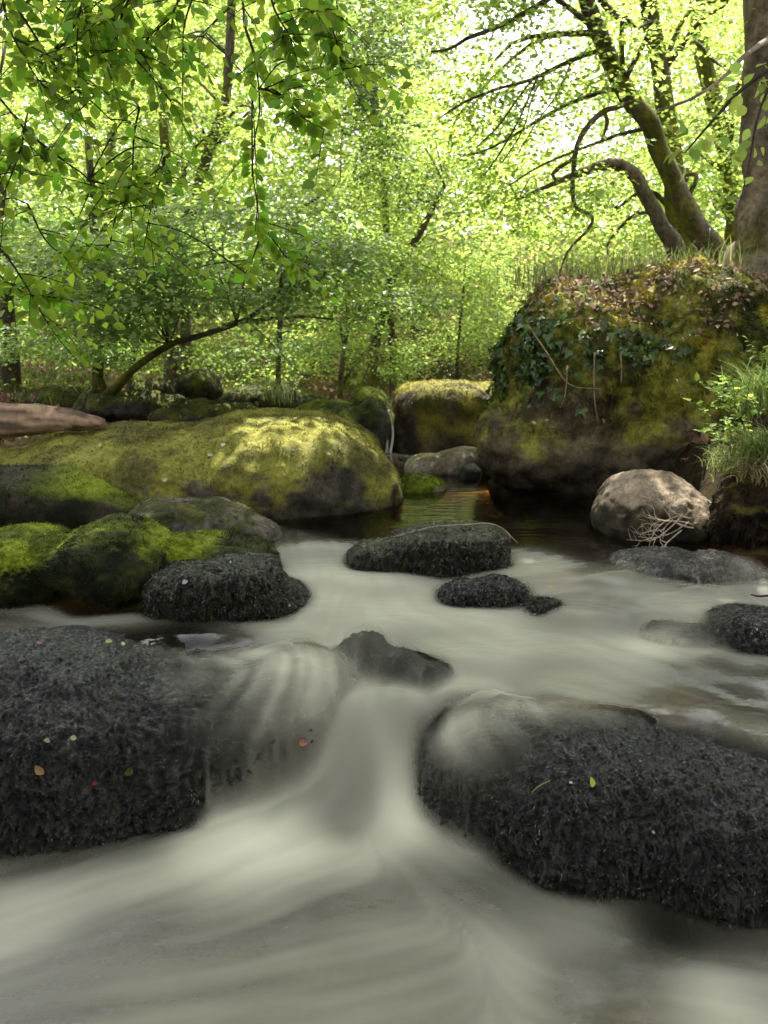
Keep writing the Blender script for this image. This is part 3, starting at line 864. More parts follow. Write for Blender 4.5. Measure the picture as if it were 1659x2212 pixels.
def sprays(org, head, L, nl, size, r, tilt=0.35, droop=0.25, width=0.30):
    """leafy twigs: leaves set alternately along a drooping twig, lying roughly in one plane"""
    S = len(org)
    head = unit(head)
    up = np.array([0, 0, 1.0])
    side = unit(np.cross(head, up))
    s = (np.arange(nl) + 0.5) / nl
    s = np.clip(s[None, :] + r.normal(size=(S, nl)) * 0.05, 0, 1)
    L = L[:, None]
    lat = (np.where(np.arange(nl) % 2 == 0, 1, -1)[None, :] * (0.25 + 0.75 * r.random((S, nl)))) * width * L * (1 - 0.55 * s)
    pos = org[:, None, :] + head[:, None, :] * (s * L)[..., None] + side[:, None, :] * lat[..., None]
    pos[..., 2] -= droop * L * s ** 2 + r.normal(size=(S, nl)) * 0.06 * L
    ax = head[:, None, :] * (0.5 + 0.5 * s[..., None]) + side[:, None, :] * np.sign(lat)[..., None] * 0.8 + r.normal(size=(S, nl, 3)) * 0.25
    ax[..., 2] -= 0.25
    nm = np.broadcast_to(up, pos.shape) + r.normal(size=pos.shape) * tilt
    sz = size * (0.65 + 0.7 * r.random((S, nl)))
    return pos.reshape(-1, 3), ax.reshape(-1, 3), nm.reshape(-1, 3), sz.reshape(-1)

def tube(pts, rad, sides=8, wob=0.0, sub=4, r=rng):
    """smooth tapering stem through the points"""
    pts = np.asarray(pts, float); rad = np.asarray(rad, float)
    n = len(pts)
    if n > 2 and sub > 1:
        t = np.linspace(0, n - 1, (n - 1) * sub + 1)
        Pp = np.concatenate([[2 * pts[0] - pts[1]], pts, [2 * pts[-1] - pts[-2]]])
        i = np.minimum(t.astype(int), n - 2); u = (t - i)[:, None]
        a, b, c, d = Pp[i], Pp[i + 1], Pp[i + 2], Pp[i + 3]
        pts = 0.5 * (2 * b + (c - a) * u + (2 * a - 5 * b + 4 * c - d) * u ** 2 + (3 * b - a - 3 * c + d) * u ** 3)
        rad = np.interp(t, np.arange(n), rad)
    if wob:
        k = fbm(pts * 3 + r.random() * 50, 1.0, 2)
        pts = pts + np.stack([k, np.roll(k, 2), np.roll(k, 4) * 0.5], 1) * wob * rad[:, None]
    tg = unit(np.gradient(pts, axis=0))
    ref = np.array([0.31, 0.9, 0.12])
    e1 = unit(np.cross(tg, ref)); e2 = np.cross(tg, e1)
    a = np.linspace(0, 2 * math.pi, sides, endpoint=False)
    rr = rad[:, None] * (1 + (0.10 * np.sin(a * 3 + pts[:, :1] * 5 + pts[:, 2:] * 3) if sides > 6 else 0))
    V = pts[:, None, :] + rr[..., None] * (np.cos(a)[None, :, None] * e1[:, None, :] + np.sin(a)[None, :, None] * e2[:, None, :])
    m_ = len(pts)
    i = np.arange(m_ * sides).reshape(m_, sides)
    j = np.roll(i, -1, 1)
    Q = np.stack([i[:-1], j[:-1], j[1:], i[1:]], -1).reshape(-1, 4)
    V = V.reshape(-1, 3)
    V = np.concatenate([V, pts[:1], pts[-1:]])
    c0, c1 = m_ * sides, m_ * sides + 1
    Tt = np.concatenate([np.stack([np.full(sides, c0), j[0], i[0]], 1), np.stack([np.full(sides, c1), i[-1], j[-1]], 1)])
    return V, Q, Tt

def tubes(lst):
    Vs, Qs, Ts, b = [], [], [], 0
    for V, Q, T in lst:
        Vs.append(V); Qs.append(Q + b); Ts.append(T + b); b += len(V)
    return np.concatenate(Vs), [np.concatenate(Qs), np.concatenate(Ts)]

def px_line(pp, Y):
    Ys = np.broadcast_to(np.asarray(Y, float), (len(pp),)) if np.ndim(Y) == 0 else np.asarray(Y, float)
    return np.array([P(a, b, y) for (a, b), y in zip(pp, Ys)])

def px_tube(pp, Y, rpx, **kw):
    Ys = np.broadcast_to(np.asarray(Y, float), (len(pp),)) if np.ndim(Y) == 0 else np.asarray(Y, float)
    pts = px_line(pp, Ys)
    rad = np.array([r_ * mpp(a, b, y) for (a, b), y, r_ in zip(pp, Ys, np.broadcast_to(rpx, (len(pp),)))])
    return tube(pts, rad, **kw), pts, rad

BARK = ((0.035, 0.028, 0.020), (0.095, 0.075, 0.055))
BARKMOSS = ((0.05, 0.055, 0.010), (0.12, 0.115, 0.018))
def bark_col(V, mossy_=0.3, pale=1.0):
    c = mix(np.array(BARK[0]) * pale, np.array(BARK[1]) * pale, sstep(-0.5, 0.5, fbm(V * np.array([1, 1, 0.25]), 14, 3)))
    t = sstep(-0.2, 0.3, fbm(V + 7, 2.2, 3) * 0.8 + mossy_ - 0.35)
    mm = mix(BARKMOSS[0], BARKMOSS[1], sstep(-.5, .5, fbm(V, 8, 2)))
    return mix(c, mm, t)

SUN_EL, SUN_AZ = math.radians(64), math.radians(14)         # azimuth measured from +Y towards +X
sdir = np.array([math.sin(SUN_AZ) * math.cos(SUN_EL), math.cos(SUN_AZ) * math.cos(SUN_EL), math.sin(SUN_EL)])
SHAFTS = [(*PZ(690, 1122, 0), .24), (*PZ(1190, 1118, 0), .22), (*PZ(900, 1090, 0), .3), (*PZ(590, 930, .55), .42), (*PZ(480, 960, .5), .22), (*PZ(130, 1135, .2), .2), (*PZ(1420, 1025, .35), .2), (*PZ(800, 1050, .15), .26), 
          (*P(1225, 700, 5.9), .4), (*P(1640, 940, 4.3), .5), (*P(900, 840, 9.1), .5), (*P(540, 760, 10.5), .6), (*P(350, 710, 11), .5), (*P(600, 830, 9.5), .6), (*PZ(925, 985, .05), .16), (*P(1480, 600, 7), .6), (*P(20, 790, 9.2), .4)]

def in_shaft(p, extra=0.0):
    """true where a point lies in one of the gaps through which sun reaches the ground"""
    m_ = np.zeros(len(p), bool)
    for x, y, z, r in SHAFTS:
        q = p - np.array([x, y, z])
        t = q @ sdir
        m_ |= (np.linalg.norm(q - t[:, None] * sdir, axis=1) < r + extra) & (t > 0.15)
    return m_

def crown_sprays(crowns, r, head_from=None, flat=0.25):
    """random twig starts inside ellipsoid volumes, thinned by noise into clumps and gaps"""
    O, H, K = [], [], []
    for (px, py, Y, rx, ry, rd, ns) in crowns:
        c = P(px, py, Y); s = mpp(px, py, Y)
        n = int(ns * 3.0)
        d = unit(r.normal(size=(n, 3))) * (r.random((n, 1)) ** 0.4)
        p = c + d * np.array([rx * s, rd, ry * s])
        g = fbm(p * np.array([1, 1, 1.7]) + px * 0.01, 1.0, 3)
        k = np.argsort(-(g + r.normal(size=n) * 0.15))[:ns]
        p = p[k]
        O.append(p)
        hh = p - (c if head_from is None else np.asarray(head_from))
        hh = hh * np.array([1, 1, flat]) + r.normal(size=p.shape) * np.array([0.35, 0.35, 0.12])
        H.append(hh)
    O, H = np.concatenate(O), np.concatenate(H)
    k = ~in_shaft(O, 0.05)
    return O[k], H[k]

def tree(name, label, cat, trunk, Y, rpx, crowns, leaf='leaf_mid', lsize=0.06, nl=14, L=0.45, kind='quad', mossy_=0.3, pale=1.0, limbs=(), seed=0, group=None,
         flat=0.25, tilt=0.35, droop=0.25, auto=8, sides=10, limb_name='limb'):
    r = np.random.default_rng(seed + 100)
    Ys_ = [float(v) for v in (Y if np.ndim(Y) else [Y] * len(trunk))]
    pts = px_line(trunk, Ys_)
    rad = np.array([q * mpp(a, b, y) for (a, b), y, q in zip(trunk, Ys_, rpx)])
    low = 0 if pts[0, 2] < pts[-1, 2] else len(pts) - 1
    nb = 1 if low == 0 else len(pts) - 2
    ft = pts[low] + (pts[low] - pts[nb]) * 0.15
    ft[2] = min(float(gz(ft[0], ft[1])[0]) - 0.15, pts[low, 2] - 0.1)
    if low == 0:
        pts = np.concatenate([[ft], pts]); rad = np.concatenate([[rad[0] * 1.35], rad])
    else:
        pts = np.concatenate([pts, [ft]]); rad = np.concatenate([rad, [rad[-1] * 1.35]])
    tb = tube(pts, rad, sides=sides, wob=0.25, r=r)
    base = ft.copy()
    root = thing(name, label, cat, base, group)
    V, Fc = tubes([tb])
    part('trunk', root, V, Fc, M['bark'], True, {'Col': bark_col(V, mossy_, pale)})
    for lp, ly, lr in limbs:
        t_, _, _ = px_tube(lp, ly, lr, sides=7, wob=0.6, r=r)
        V, Fc = tubes([t_])
        part(limb_name, root, V, Fc, M['bark'], True, {'Col': bark_col(V, mossy_ - 0.1, pale)})
    if crowns:
        O, H = crown_sprays(crowns, r, None, flat)
        LL = L * (0.6 + 0.8 * r.random(len(O)))
        if auto:                       # limbs that run from the trunk out to twigs of the crown
            top = pts[np.argsort(pts[:, 2])[len(pts) // 3:]]
            tl = []
            for q in r.choice(len(O), min(auto, len(O)), replace=False):
                a = top[np.argmin(np.linalg.norm(top - O[q] + np.array([0, 0, 0.5]), axis=1))]
                mid = a * 0.5 + O[q] * 0.5 + np.array([r.normal() * 0.12, r.normal() * 0.12, 0.15 + r.random() * 0.2])
                rr = max(0.008, rad.min() * 0.45)
                tl.append(tube(np.array([a, mid, O[q], O[q] + unit(H[q]) * 0.4]), np.array([rr, rr * 0.7, rr * 0.4, 0.003]), sides=5, wob=0.6, r=r))
            for t_ in tl:
                V, Fc = tubes([t_])
                part('limb', root, V, Fc, M['bark'], True, {'Col': bark_col(V, mossy_ - 0.2, pale)})
        pos, ax, nm, sz = sprays(O, H, LL, nl, lsize, r, tilt, droop)
        V, Fc = leaves_mesh(pos, ax, nm, sz, kind)
        part('crown', root, V, Fc, M[leaf], False)
    return root

# --- right-hand trees on the bank
tree('tree', 'leaning dark trunk crossing the bright sky gap at the right, long bare limbs reaching left', 'tree',
     [(1215, -120), (1255, -30), (1295, 70), (1345, 185), (1405, 270), (1440, 360), (1478, 440), (1525, 520), (1550, 590)], 8.0, [15, 16, 18, 20, 20, 20, 22, 25, 34],
     [(1120, 330, 8.2, 190, 150, 0.9, 240), (1200, 80, 8.0, 150, 90, 0.8, 60), (1400, 330, 7.4, 190, 150, .5, 130), (1330, 80, 7.5, 170, 110, .5, 70), (1010, 130, 8.4, 130, 120, 0.8, 170), (1450, 120, 8.2, 160, 150, 0.8, 150), (1020, 20, 8, 160, 50, .8, 90)],
     'leaf_bright', 0.055, 14, 0.4, 'quad', 0.3, 1.35,
     limbs=[([(1275, -60), (1180, 0), (1105, 45), (1020, 78), (975, 104), (930, 112)], 7.9, [6.8, 6.1, 5.4, 4.8, 3.4, 2.0]),
            ([(1325, 112), (1290, 110), (1225, 135), (1150, 172), (1080, 190), (1000, 222), (945, 258)], 7.8, [6.1, 5.4, 4.8, 4.1, 3.4, 2.7, 1.4]),
            ([(1150, 172), (1110, 225), (1080, 268), (1030, 318)], 7.8, [2.7, 2.7, 2.0, 1.4]),
            ([(1160, 168), (1125, 250), (1080, 330), (1045, 380)], 7.75, [2.7, 2.4, 2.0, 1.4]),
            ([(1185, 150), (1150, 210), (1130, 280), (1085, 350)], 7.7, [2.0, 2.0, 1.7, 1.4]),
            ([(1235, 131), (1205, 200), (1155, 270), (1120, 330)], 7.8, [2.4, 2.0, 1.7, 1.4]),
            ([(1365, 222), (1330, 232), (1300, 243), (1255, 295), (1241, 342), (1241, 440), (1279, 468), (1268, 498), (1225, 545), (1200, 620)], 7.6, [5.4, 5.4, 6.1, 6.1, 6.1, 4.8, 4.1, 3.4, 2.7, 1.4]),
            ([(1241, 342), (1196, 372), (1200, 390)], 7.6, [4.8, 4.8, 2.7]),
            ([(1308, 245), (1312, 268), (1298, 305)], 7.6, [4.1, 4.1, 2.0]),
            ([(1385, 60), (1340, 40), (1300, 0), (1275, -60)], 8.0, [5.4, 6.8, 8.2, 8.2]),
            ([(1400, 275), (1340, 290), (1280, 312), (1180, 352), (1100, 400)], 8.0, [4.8, 4.1, 3.4, 2.7, 1.4])], seed=1, auto=6)
tree('tree', 'upright mossy trunk right behind the leaning dark one', 'tree',
     [(1385, -120), (1405, 20), (1428, 160), (1448, 330), (1462, 470), (1480, 585)], 9.6, [17, 18, 19, 20, 22, 30],
     [(1480, 60, 9.8, 180, 150, 1.0, 220), (1330, 420, 10.2, 140, 120, .9, 130), (1500, 330, 10, 130, 130, 0.9, 130)], 'leaf_bright', 0.06, 14, 0.45, 'quad', 0.55, seed=2)
tree('tree', 'arching bare stem bending over to the left under the leaning trunk', 'tree',
     [(1120, 430), (1205, 392), (1265, 370), (1325, 355), (1368, 378), (1400, 430), (1428, 490), (1465, 570)], 8.5, [3, 6, 10, 13, 14, 15, 16, 22],
     [(1130, 450, 8.5, 120, 70, .6, 60)], 'leaf_bright', 0.055, 14, 0.4, 'quad', 0.3, seed=3, auto=3, pale=1.5)
tree('tree', 'slim mossy trunk between the leaning tree and the thick trunk at the edge', 'tree',
     [(1500, -100), (1520, 120), (1550, 250), (1575, 380), (1585, 480), (1590, 570)], 11.0, [16, 17, 18, 18, 19, 24],
     [(1580, 200, 11, 150, 200, 1.0, 260), (1560, 430, 11.4, 90, 90, .7, 80)], 'leaf_bright', 0.06, 14, 0.45, 'quad', 0.7, seed=4)
tree('tree', 'thick upright grey-brown trunk filling the right edge above the bank', 'tree',
     [(1652, -160), (1655, 60), (1655, 250), (1658, 420), (1655, 510), (1640, 600)], 7.0, [46, 47, 49, 51, 58, 85],
     [(1760, -60, 7.2, 250, 160, 1.0, 160)], 'leaf_bright', 0.06, 14, 0.45, 'quad', -0.1, pale=2.4, seed=5, sides=16,
     limbs=[([(1700, 60), (1620, 110), (1560, 170), (1490, 215), (1420, 240)], [7, 5, 4.2, 3.8, 3.6], [8, 5, 4, 3, 2])])
# --- left-hand and middle trees
tree('tree', 'dark stem at the very left edge rising from the bank', 'tree',
     [(20, 790), (8, 640), (0, 480), (-15, 250), (-30, -80)], 9.0, [22, 16, 14, 12, 10],
     [(40, 300, 9.4, 190, 300, 1.0, 330)], 'leaf_mid', 0.06, 14, 0.45, 'quad', 0.3, seed=6)
tree('tree', 'thin pale brown trunk behind the hanging beech leaves', 'tree',
     [(232, 790), (236, 500), (242, 220), (246, -100)], 13.0, [12, 10, 9, 8],
     [(200, 160, 13, 260, 260, 1.3, 750)], 'leaf_bright', 0.065, 14, 0.5, 'quad', 0.1, seed=7, pale=1.4)
tree('tree', 'stout dark stem standing straight up behind the hazel leaves at the left', 'tree',
     [(214, 835), (212, 700), (206, 560), (200, 430), (190, 300)], 8.6, [12, 11, 10, 9, 7],
     [(150, 520, 8.8, 170, 110, .7, 170)], 'leaf_hazel', 0.06, 14, 0.42, 'quad', 0.3, seed=8, auto=4)
tree('tree', 'brown trunk, left one of the close pair behind the hazel', 'tree',
     [(375, 800), (372, 650), (368, 540), (362, 460), (350, 200)], 11.2, [17, 14, 13, 12, 9],
     [(370, 330, 11.4, 190, 170, 1.0, 300)], 'leaf_mid', 0.06, 14, 0.45, 'quad', 0.2, seed=9)
tree('tree', 'tall trunk of the close pair that leans right and runs up out of sight', 'tree',
     [(398, 790), (394, 660), (395, 560), (412, 460), (450, 330), (482, 230), (496, 120), (505, -80)], 11.6, [17, 15, 14, 13, 11, 10, 10, 9],
     [(520, 100, 13, 250, 200, 1.2, 620), (580, 330, 11.5, 150, 110, .9, 160)], 'leaf_mid', 0.06, 14, 0.45, 'quad', 0.2, seed=10)
tree('holly_tree', 'dense dark small-leaved evergreen standing against the bright gap', 'tree',
     [(850, 830), (840, 600), (830, 400), (815, 260), (805, 180)], 12.9, [9, 8, 7, 6, 3],
     [(840, 215, 10.6, 130, 160, .9, 260), (760, 110, 10.6, 140, 140, .9, 230), (690, 210, 10.8, 110, 130, 0.8, 170), (900, 330, 10.8, 80, 100, .6, 90)], 'leaf_dark', 0.055, 16, 0.35, 'quad', 0.1, seed=11, tilt=0.7)
tree('tree', 'leafy young tree filling the middle, with a thin branch rising to the right', 'tree',
     [(600, 840), (605, 700), (625, 560), (645, 460), (690, 425), (735, 390)], 9.8, [6, 6, 5, 4, 3, 1.5],
     [(660, 400, 10, 210, 140, 1.0, 430), (760, 540, 10, 170, 100, .9, 240)], 'leaf_mid', 0.055, 14, 0.4, 'quad', 0.2, seed=12)
tree('tree', 'yellow-green tree leaning over the far end of the pool', 'tree',
     [(800, 840), (815, 720), (850, 600), (920, 480), (960, 400)], 12.0, [12, 11, 9, 7, 4],
     [(930, 440, 12.2, 170, 170, 1.1, 480), (950, 620, 12, 110, 80, .8, 140), (900, 300, 12.4, 130, 100, .9, 180)], 'leaf_bright', 0.06, 14, 0.45, 'quad', 0.2, seed=13)
tree('sapling', 'pale leafy sapling glowing behind the golden mossy boulder', 'sapling',
     [(985, 830), (990, 740), (1000, 640), (1005, 560)], 12.5, [4, 3, 2.5, 2],
     [(990, 730, 12.5, 110, 110, .9, 330), (1060, 620, 12.8, 90, 120, .9, 200)], 'leaf_far', 0.05, 14, 0.4, 'quad', 0.1, seed=14, auto=5)
tree('sapling', 'dark thin-stemmed sapling left of the pool head with twigs low to the bank', 'sapling',
     [(735, 840), (742, 760), (752, 690), (740, 620)], 10.2, [6, 5, 4, 3],
     [(780, 730, 10.4, 130, 90, .9, 200), (640, 740, 10.3, 110, 60, .8, 90)], 'leaf_mid', 0.05, 14, 0.4, 'quad', 0.3, seed=15, auto=5)
# hazel: leaning stem with flat pale leaf layers
tree('hazel_shrub', 'hazel with a mossy stem leaning right over the mossy rocks, pale leaves in flat layers', 'shrub',
     [(225, 868), (250, 838), (295, 793), (365, 745), (440, 724), (512, 698), (560, 672), (600, 640), (648, 611), (690, 606), (702, 588)],
     [7.6, 7.5, 7.4, 7.3, 7.2, 7.1, 7.0, 7.0, 6.9, 6.8, 6.8], [12, 10, 8, 7, 6, 5.5, 5, 4, 3.5, 3, 2],
     [(300, 600, 7.4, 200, 75, .9, 190), (560, 570, 7.2, 230, 65, .9, 200), (740, 590, 7.2, 150, 60, .8, 110), (250, 680, 7.1, 130, 55, .6, 100), (420, 510, 7.8, 240, 60, .8, 120), (700, 480, 7.8, 180, 60, .8, 90), (100, 620, 7.6, 100, 60, .6, 60), (420, 650, 6.8, 150, 45, .5, 60), (560, 640, 6.7, 110, 40, .5, 40), (180, 560, 6.8, 140, 70, .6, 80), (820, 650, 7.6, 120, 60, .7, 70), (520, 500, 7.0, 180, 60, .6, 80), (330, 755, 8.0, 200, 40, .6, 75), (610, 770, 8.6, 120, 45, .6, 55), (70, 745, 8.2, 110, 50, .6, 60)],
     'leaf_hazel', 0.058, 16, 0.42, 'six', 0.45, seed=16, flat=0.05, tilt=0.25, droop=0.12, auto=14,
     limbs=[([(512, 698), (570, 690), (650, 684), (720, 690)], 7.1, [5, 4, 3, 2]), ([(665, 608), (668, 580), (660, 545)], 6.85, [4, 3, 2]), ([(225, 868), (212, 800), (210, 740)], 7.6, [12, 8, 5])])
tree('shrub', 'thin-stemmed shrub with narrow shoots at the left behind the stout stem', 'shrub',
     [(275, 860), (300, 700), (320, 560), (340, 430)], 9.4, [6, 5, 4, 3],
     [(300, 480, 9.6, 150, 100, .8, 180)], 'leaf_mid', 0.055, 14, 0.4, 'quad', 0.1, seed=17, auto=5)

# --- far wood: one mass of foliage nobody could count
def far_wood():
    r = np.random.default_rng(77)
    O = []
    for k in range(30000):
        px = r.uniform(-700, 2400); py = r.uniform(-250, 800); Y = r.uniform(16, 32)
        gap = math.exp(-((px - 1130) / 170) ** 2 - ((py - 70) / 190) ** 2) * 1.1 + math.exp(-((px - 1230) / 110) ** 2 - ((py - 300) / 110) ** 2) * 0.6 + math.exp(-((px - 1010) / 60) ** 2 - ((py - 240) / 60) ** 2) * 0.7
        if r.random() < gap: continue
        O.append(P(px, py, Y))
    O = np.array(O)
    g = fbm(O, 0.45, 3) + r.normal(size=len(O)) * 0.2
    O = O[g > -0.42]
    O = O[O[:, 2] > gz(O[:, 0], O[:, 1])]
    k = ~in_shaft(O, 0.3)
    O = O[k]
    H = r.normal(size=O.shape) * np.array([1, 1, 0.2])
    pos, ax, nm, sz = sprays(O, H, 0.9 * (0.6 + 0.8 * r.random(len(O))), 12, 0.15, r, 0.6, 0.25, 0.4)
    V, Fc = leaves_mesh(pos, ax, nm, sz, 'quad')
    o = mesh_np('forest', V, Fc, M['leaf_far'], False)
    tag(o, 'distant sunlit beech wood behind the nearer trees', 'forest', kind='stuff')
far_wood()
def wood_behind():
    r = np.random.default_rng(78)
    O = []
    for k in range(8500):
        if k < 3000:
            a = r.uniform(math.radians(170), math.radians(370)); d = r.uniform(5.5, 11)
            p = np.array([math.cos(a) * d, math.sin(a) * d - 0.3, r.uniform(-0.2, 6.0)])  # added out-of-view leaf ring, cuts side light on the near rocks
        else:
            p = P(r.uniform(-900, 2600), r.uniform(330, 760), r.uniform(33, 42)) if k < 6000 else P(r.uniform(-900, 930), r.uniform(-250, 600), r.uniform(33, 42))
        O.append(p)
    O = np.array(O)
    H = r.normal(size=O.shape) * np.array([1, 1, 0.3])
    big = np.where(O[:, 1] > 20, 1.0, 0.62)
    for near, nm_, lb in ((True, 'leaf_unseen_ring', 'added unseen foliage ring that blocks sky light around the near stream'), (False, 'leaf_far', 'outermost sunlit woodland beyond the beech wood')):
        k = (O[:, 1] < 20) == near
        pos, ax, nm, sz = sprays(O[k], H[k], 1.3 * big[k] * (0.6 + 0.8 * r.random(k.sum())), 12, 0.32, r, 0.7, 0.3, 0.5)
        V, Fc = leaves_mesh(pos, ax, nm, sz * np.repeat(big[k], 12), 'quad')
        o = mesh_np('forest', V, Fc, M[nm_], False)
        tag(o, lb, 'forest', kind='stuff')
wood_behind()

# --- beech tree overhanging from the left, out of frame: its twigs hang into the picture
def beech():
    r = np.random.default_rng(21)
    foot = np.array([-3.9, 1.2, float(gz(-3.9, 1.2)[0]) - 0.1])
    root = thing('beech_tree', 'beech whose leafy twigs hang close in front at the upper left', 'tree', foot)
    trunk = np.array([foot, foot + [0.05, 0.1, 1.5], foot + [0.15, 0.3, 3.2], foot + [0.3, 0.8, 5.0], foot + [0.6, 1.4, 7.5]])
    tb = tube(trunk, np.array([0.26, 0.2, 0.17, 0.13, 0.08]), sides=14, r=r)
    V, Fc = tubes([tb]); part('trunk', root, V, Fc, M['bark'], True, {'Col': bark_col(V, 0.1, 1.5)})
    origin = trunk[2]
    def cluster(lines, Y, n_side, lsz, seed, lead, lr=(0.04, 0.02, 0.008)):
        rr = np.random.default_rng(seed)
        tl = []
        p0 = np.array([P(*lines[0][0], Y)])[0]
        tl.append(tube(np.array([lead, lead * 0.5 + p0 * 0.5 + [0, 0, 0.35], p0]), np.array(lr), sides=6, r=rr))
        LP, LA, LN, LS = [], [], [], []
        for ln in lines:
            pts = px_line(ln, Y + rr.normal() * 0.08)
            if ln is not lines[0]:
                main = px_line(lines[0], Y)
                near = main[np.argmin(np.linalg.norm(main - pts[0], axis=1))]
                if np.linalg.norm(near - pts[0]) > 0.02 and pts[0][2] < near[2] + 0.3:
                    tl.append(tube(np.array([near, near * .5 + pts[0] * .5 + [0, 0.03, 0.05], pts[0]]), np.array([0.003, 0.0025, 0.002]), sides=5, wob=1.0, r=rr))
            tl.append(tube(pts, np.linspace(0.0042, 0.0015, len(pts)), sides=5, wob=1.2, r=rr))
            t = np.linspace(0, len(pts) - 1, max(6, int(14 * len(pts))))
            i = np.minimum(t.astype(int), len(pts) - 2); u = (t - i)[:, None]
            q = pts[i] * (1 - u) + pts[i + 1] * u
            tang = unit(pts[i + 1] - pts[i])
            for k in range(len(q)):
                if rr.random() < 0.85 * sstep(-0.25, 0.3, fbm(q[k:k + 1] * 5 + seed, 1.0, 2)[0]):
                    sgn = 1 if k % 2 else -1
                    sd = unit(np.cross(tang[k], [0, 1, 0.2])) * sgn
                    d = unit(tang[k] * 0.7 + sd + rr.normal(size=3) * 0.35)
                    LP.append(q[k] + d * 0.008); LA.append(d + [0, 0, -0.2]); LN.append(rr.normal(size=3) * 0.55 + [0, -0.75, 0.65]); LS.append(lsz * (0.7 + 0.5 * rr.random()))
            for _ in range(n_side):
                k = rr.integers(len(q))
                d = unit(tang[k] * 0.5 + rr.normal(size=3) * np.array([1, 0.8, 0.35]))
                Ls = 0.10 + 0.22 * rr.random()
                e = q[k] + d * Ls + [0, 0, -0.06 * rr.random()]
                tl.append(tube(np.array([q[k], q[k] * .5 + e * .5 + [0, 0, 0.012], e]), np.array([0.0022, 0.0016, 0.0008]), sides=4, sub=3, r=rr))
                m_ = int(4 + Ls * 22)
                for j in range(m_):
                    f = (j + 0.6) / m_
                    pp = q[k] * (1 - f) + e * f
                    sd = unit(np.cross(d, [0, 0.5, 1])) * (1 if j % 2 else -1)
                    a = unit(d * 0.7 + sd * 0.9 + rr.normal(size=3) * 0.3)
                    LP.append(pp + a * 0.006); LA.append(a + [0, 0, -0.2]); LN.append(rr.normal(size=3) * 0.5 + [0, -0.65, 0.75]); LS.append(lsz * (0.65 + 0.5 * rr.random()))
        V, Fc = tubes(tl)
        b = part('branch', root, V, Fc, M['bark'], True, {'Col': np.full((len(V), 3), (0.035, 0.028, 0.02))})
        V, Fc = leaves_mesh(np.array(LP), np.array(LA), np.array(LN), np.array(LS), 'beech')
        part('leaves', b, V, Fc, M['leaf_near'], True)
    # upper left
    cluster([[(-40, -60), (40, 20), (105, 120), (150, 178), (205, 225), (240, 260)], [(0, -40), (20, 60), (60, 140), (95, 190)], [(180, -40), (170, 40), (165, 120)], [(60, -40), (140, 30), (200, 60), (260, 130)],
             [(395, -20), (365, 40), (330, 70), (300, 120)], [(300, -40), (260, 40), (250, 110)]], 2.35, 13, 0.040, 1, origin + [0, 0, .3])
    cluster([[(-60, 160), (0, 212), (52, 275), (105, 325), (190, 388), (185, 430), (160, 490)], [(52, 275), (45, 320), (25, 380), (0, 440)], [(190, 388), (240, 400), (290, 410)], [(300, 230), (290, 300), (285, 380), (260, 470)], [(355, 320), (350, 380), (330, 440), (310, 540)]], 2.6, 10, 0.040, 2, origin)
    # hanging middle strand and the one right of it
    cluster([[(505, -80), (525, 0), (530, 60), (552, 130), (560, 235), (550, 300), (546, 370), (556, 440), (552, 500)], [(500, 10), (440, 75), (430, 130)], [(430, -40), (400, 50), (395, 120)]], 2.5, 4, 0.041, 3, origin + [0.1, .2, .6])
    cluster([[(575, -60), (590, 10), (608, 48), (625, 78), (645, 145)], [(720, -40), (715, 40), (730, 100), (740, 160)], [(560, 190), (610, 205), (650, 250), (700, 280)], [(660, -40), (690, 20), (690, 60)]], 2.55, 10, 0.041, 4, origin + [0.1, .2, .7])
    # lower left drooping spray
    cluster([[(-50, 480), (20, 560), (60, 620), (100, 690), (135, 740), (165, 775)], [(-40, 560), (30, 620), (90, 640), (150, 610)], [(60, 440), (100, 520), (150, 560)]], 2.7, 6, 0.044, 5, origin + [0, 0, -.6], (0.02, 0.01, 0.005))
    cluster([[(560, 520), (545, 560), (530, 590)], [(560, 480), (600, 530), (640, 590)], [(250, 470), (240, 520), (225, 545)]], 2.9, 4, 0.046, 6, P(545, 380, 2.5), (0.003, 0.0025, 0.002))
    return root, origin
BEECH, BO = beech()

def right_branch():
    r = np.random.default_rng(31)
    root = thing('beech_branch', 'sunlit leafy branch hanging in front of the thick trunk at the right', 'branch', P(1800, 60, 3.6))
    t1, p1, _ = px_tube([(1800, 60), (1690, 130), (1600, 195), (1540, 260), (1480, 330)], 3.6, [7, 5, 4, 3, 1.5], sides=6, wob=0.8)
    t2, p2, _ = px_tube([(1690, 130), (1640, 240), (1620, 340), (1600, 430)], 3.5, [4, 3, 2, 1], sides=5, wob=0.8)
    V, Fc = tubes([t1, t2])
    part('twig', root, V, Fc, M['bark'], True, {'Col': np.full((len(V), 3), (0.05, 0.04, 0.03))})
    LP, LA, LN, LS = [], [], [], []
    for pts, nn in ((p1[1:], 46), (p2, 22)):
        for k in range(nn):
            t = r.random() * (len(pts) - 1); i = int(t); q = pts[i] * (1 - t + i) + pts[min(i + 1, len(pts) - 1)] * (t - i)
            d = unit(r.normal(size=3) + [-0.4, 0, -0.3])
            LP.append(q + d * r.random() * 0.14 + r.normal(size=3) * 0.02); LA.append(d); LN.append(r.normal(size=3) * 0.5 + [0, -0.5, 0.9]); LS.append(0.06 * (0.7 + 0.5 * r.random()))
    V, Fc = leaves_mesh(np.array(LP), np.array(LA), np.array(LN), np.array(LS), 'beech')
    part('leaves', root, V, Fc, M['leaf_bright'], True)
right_branch()

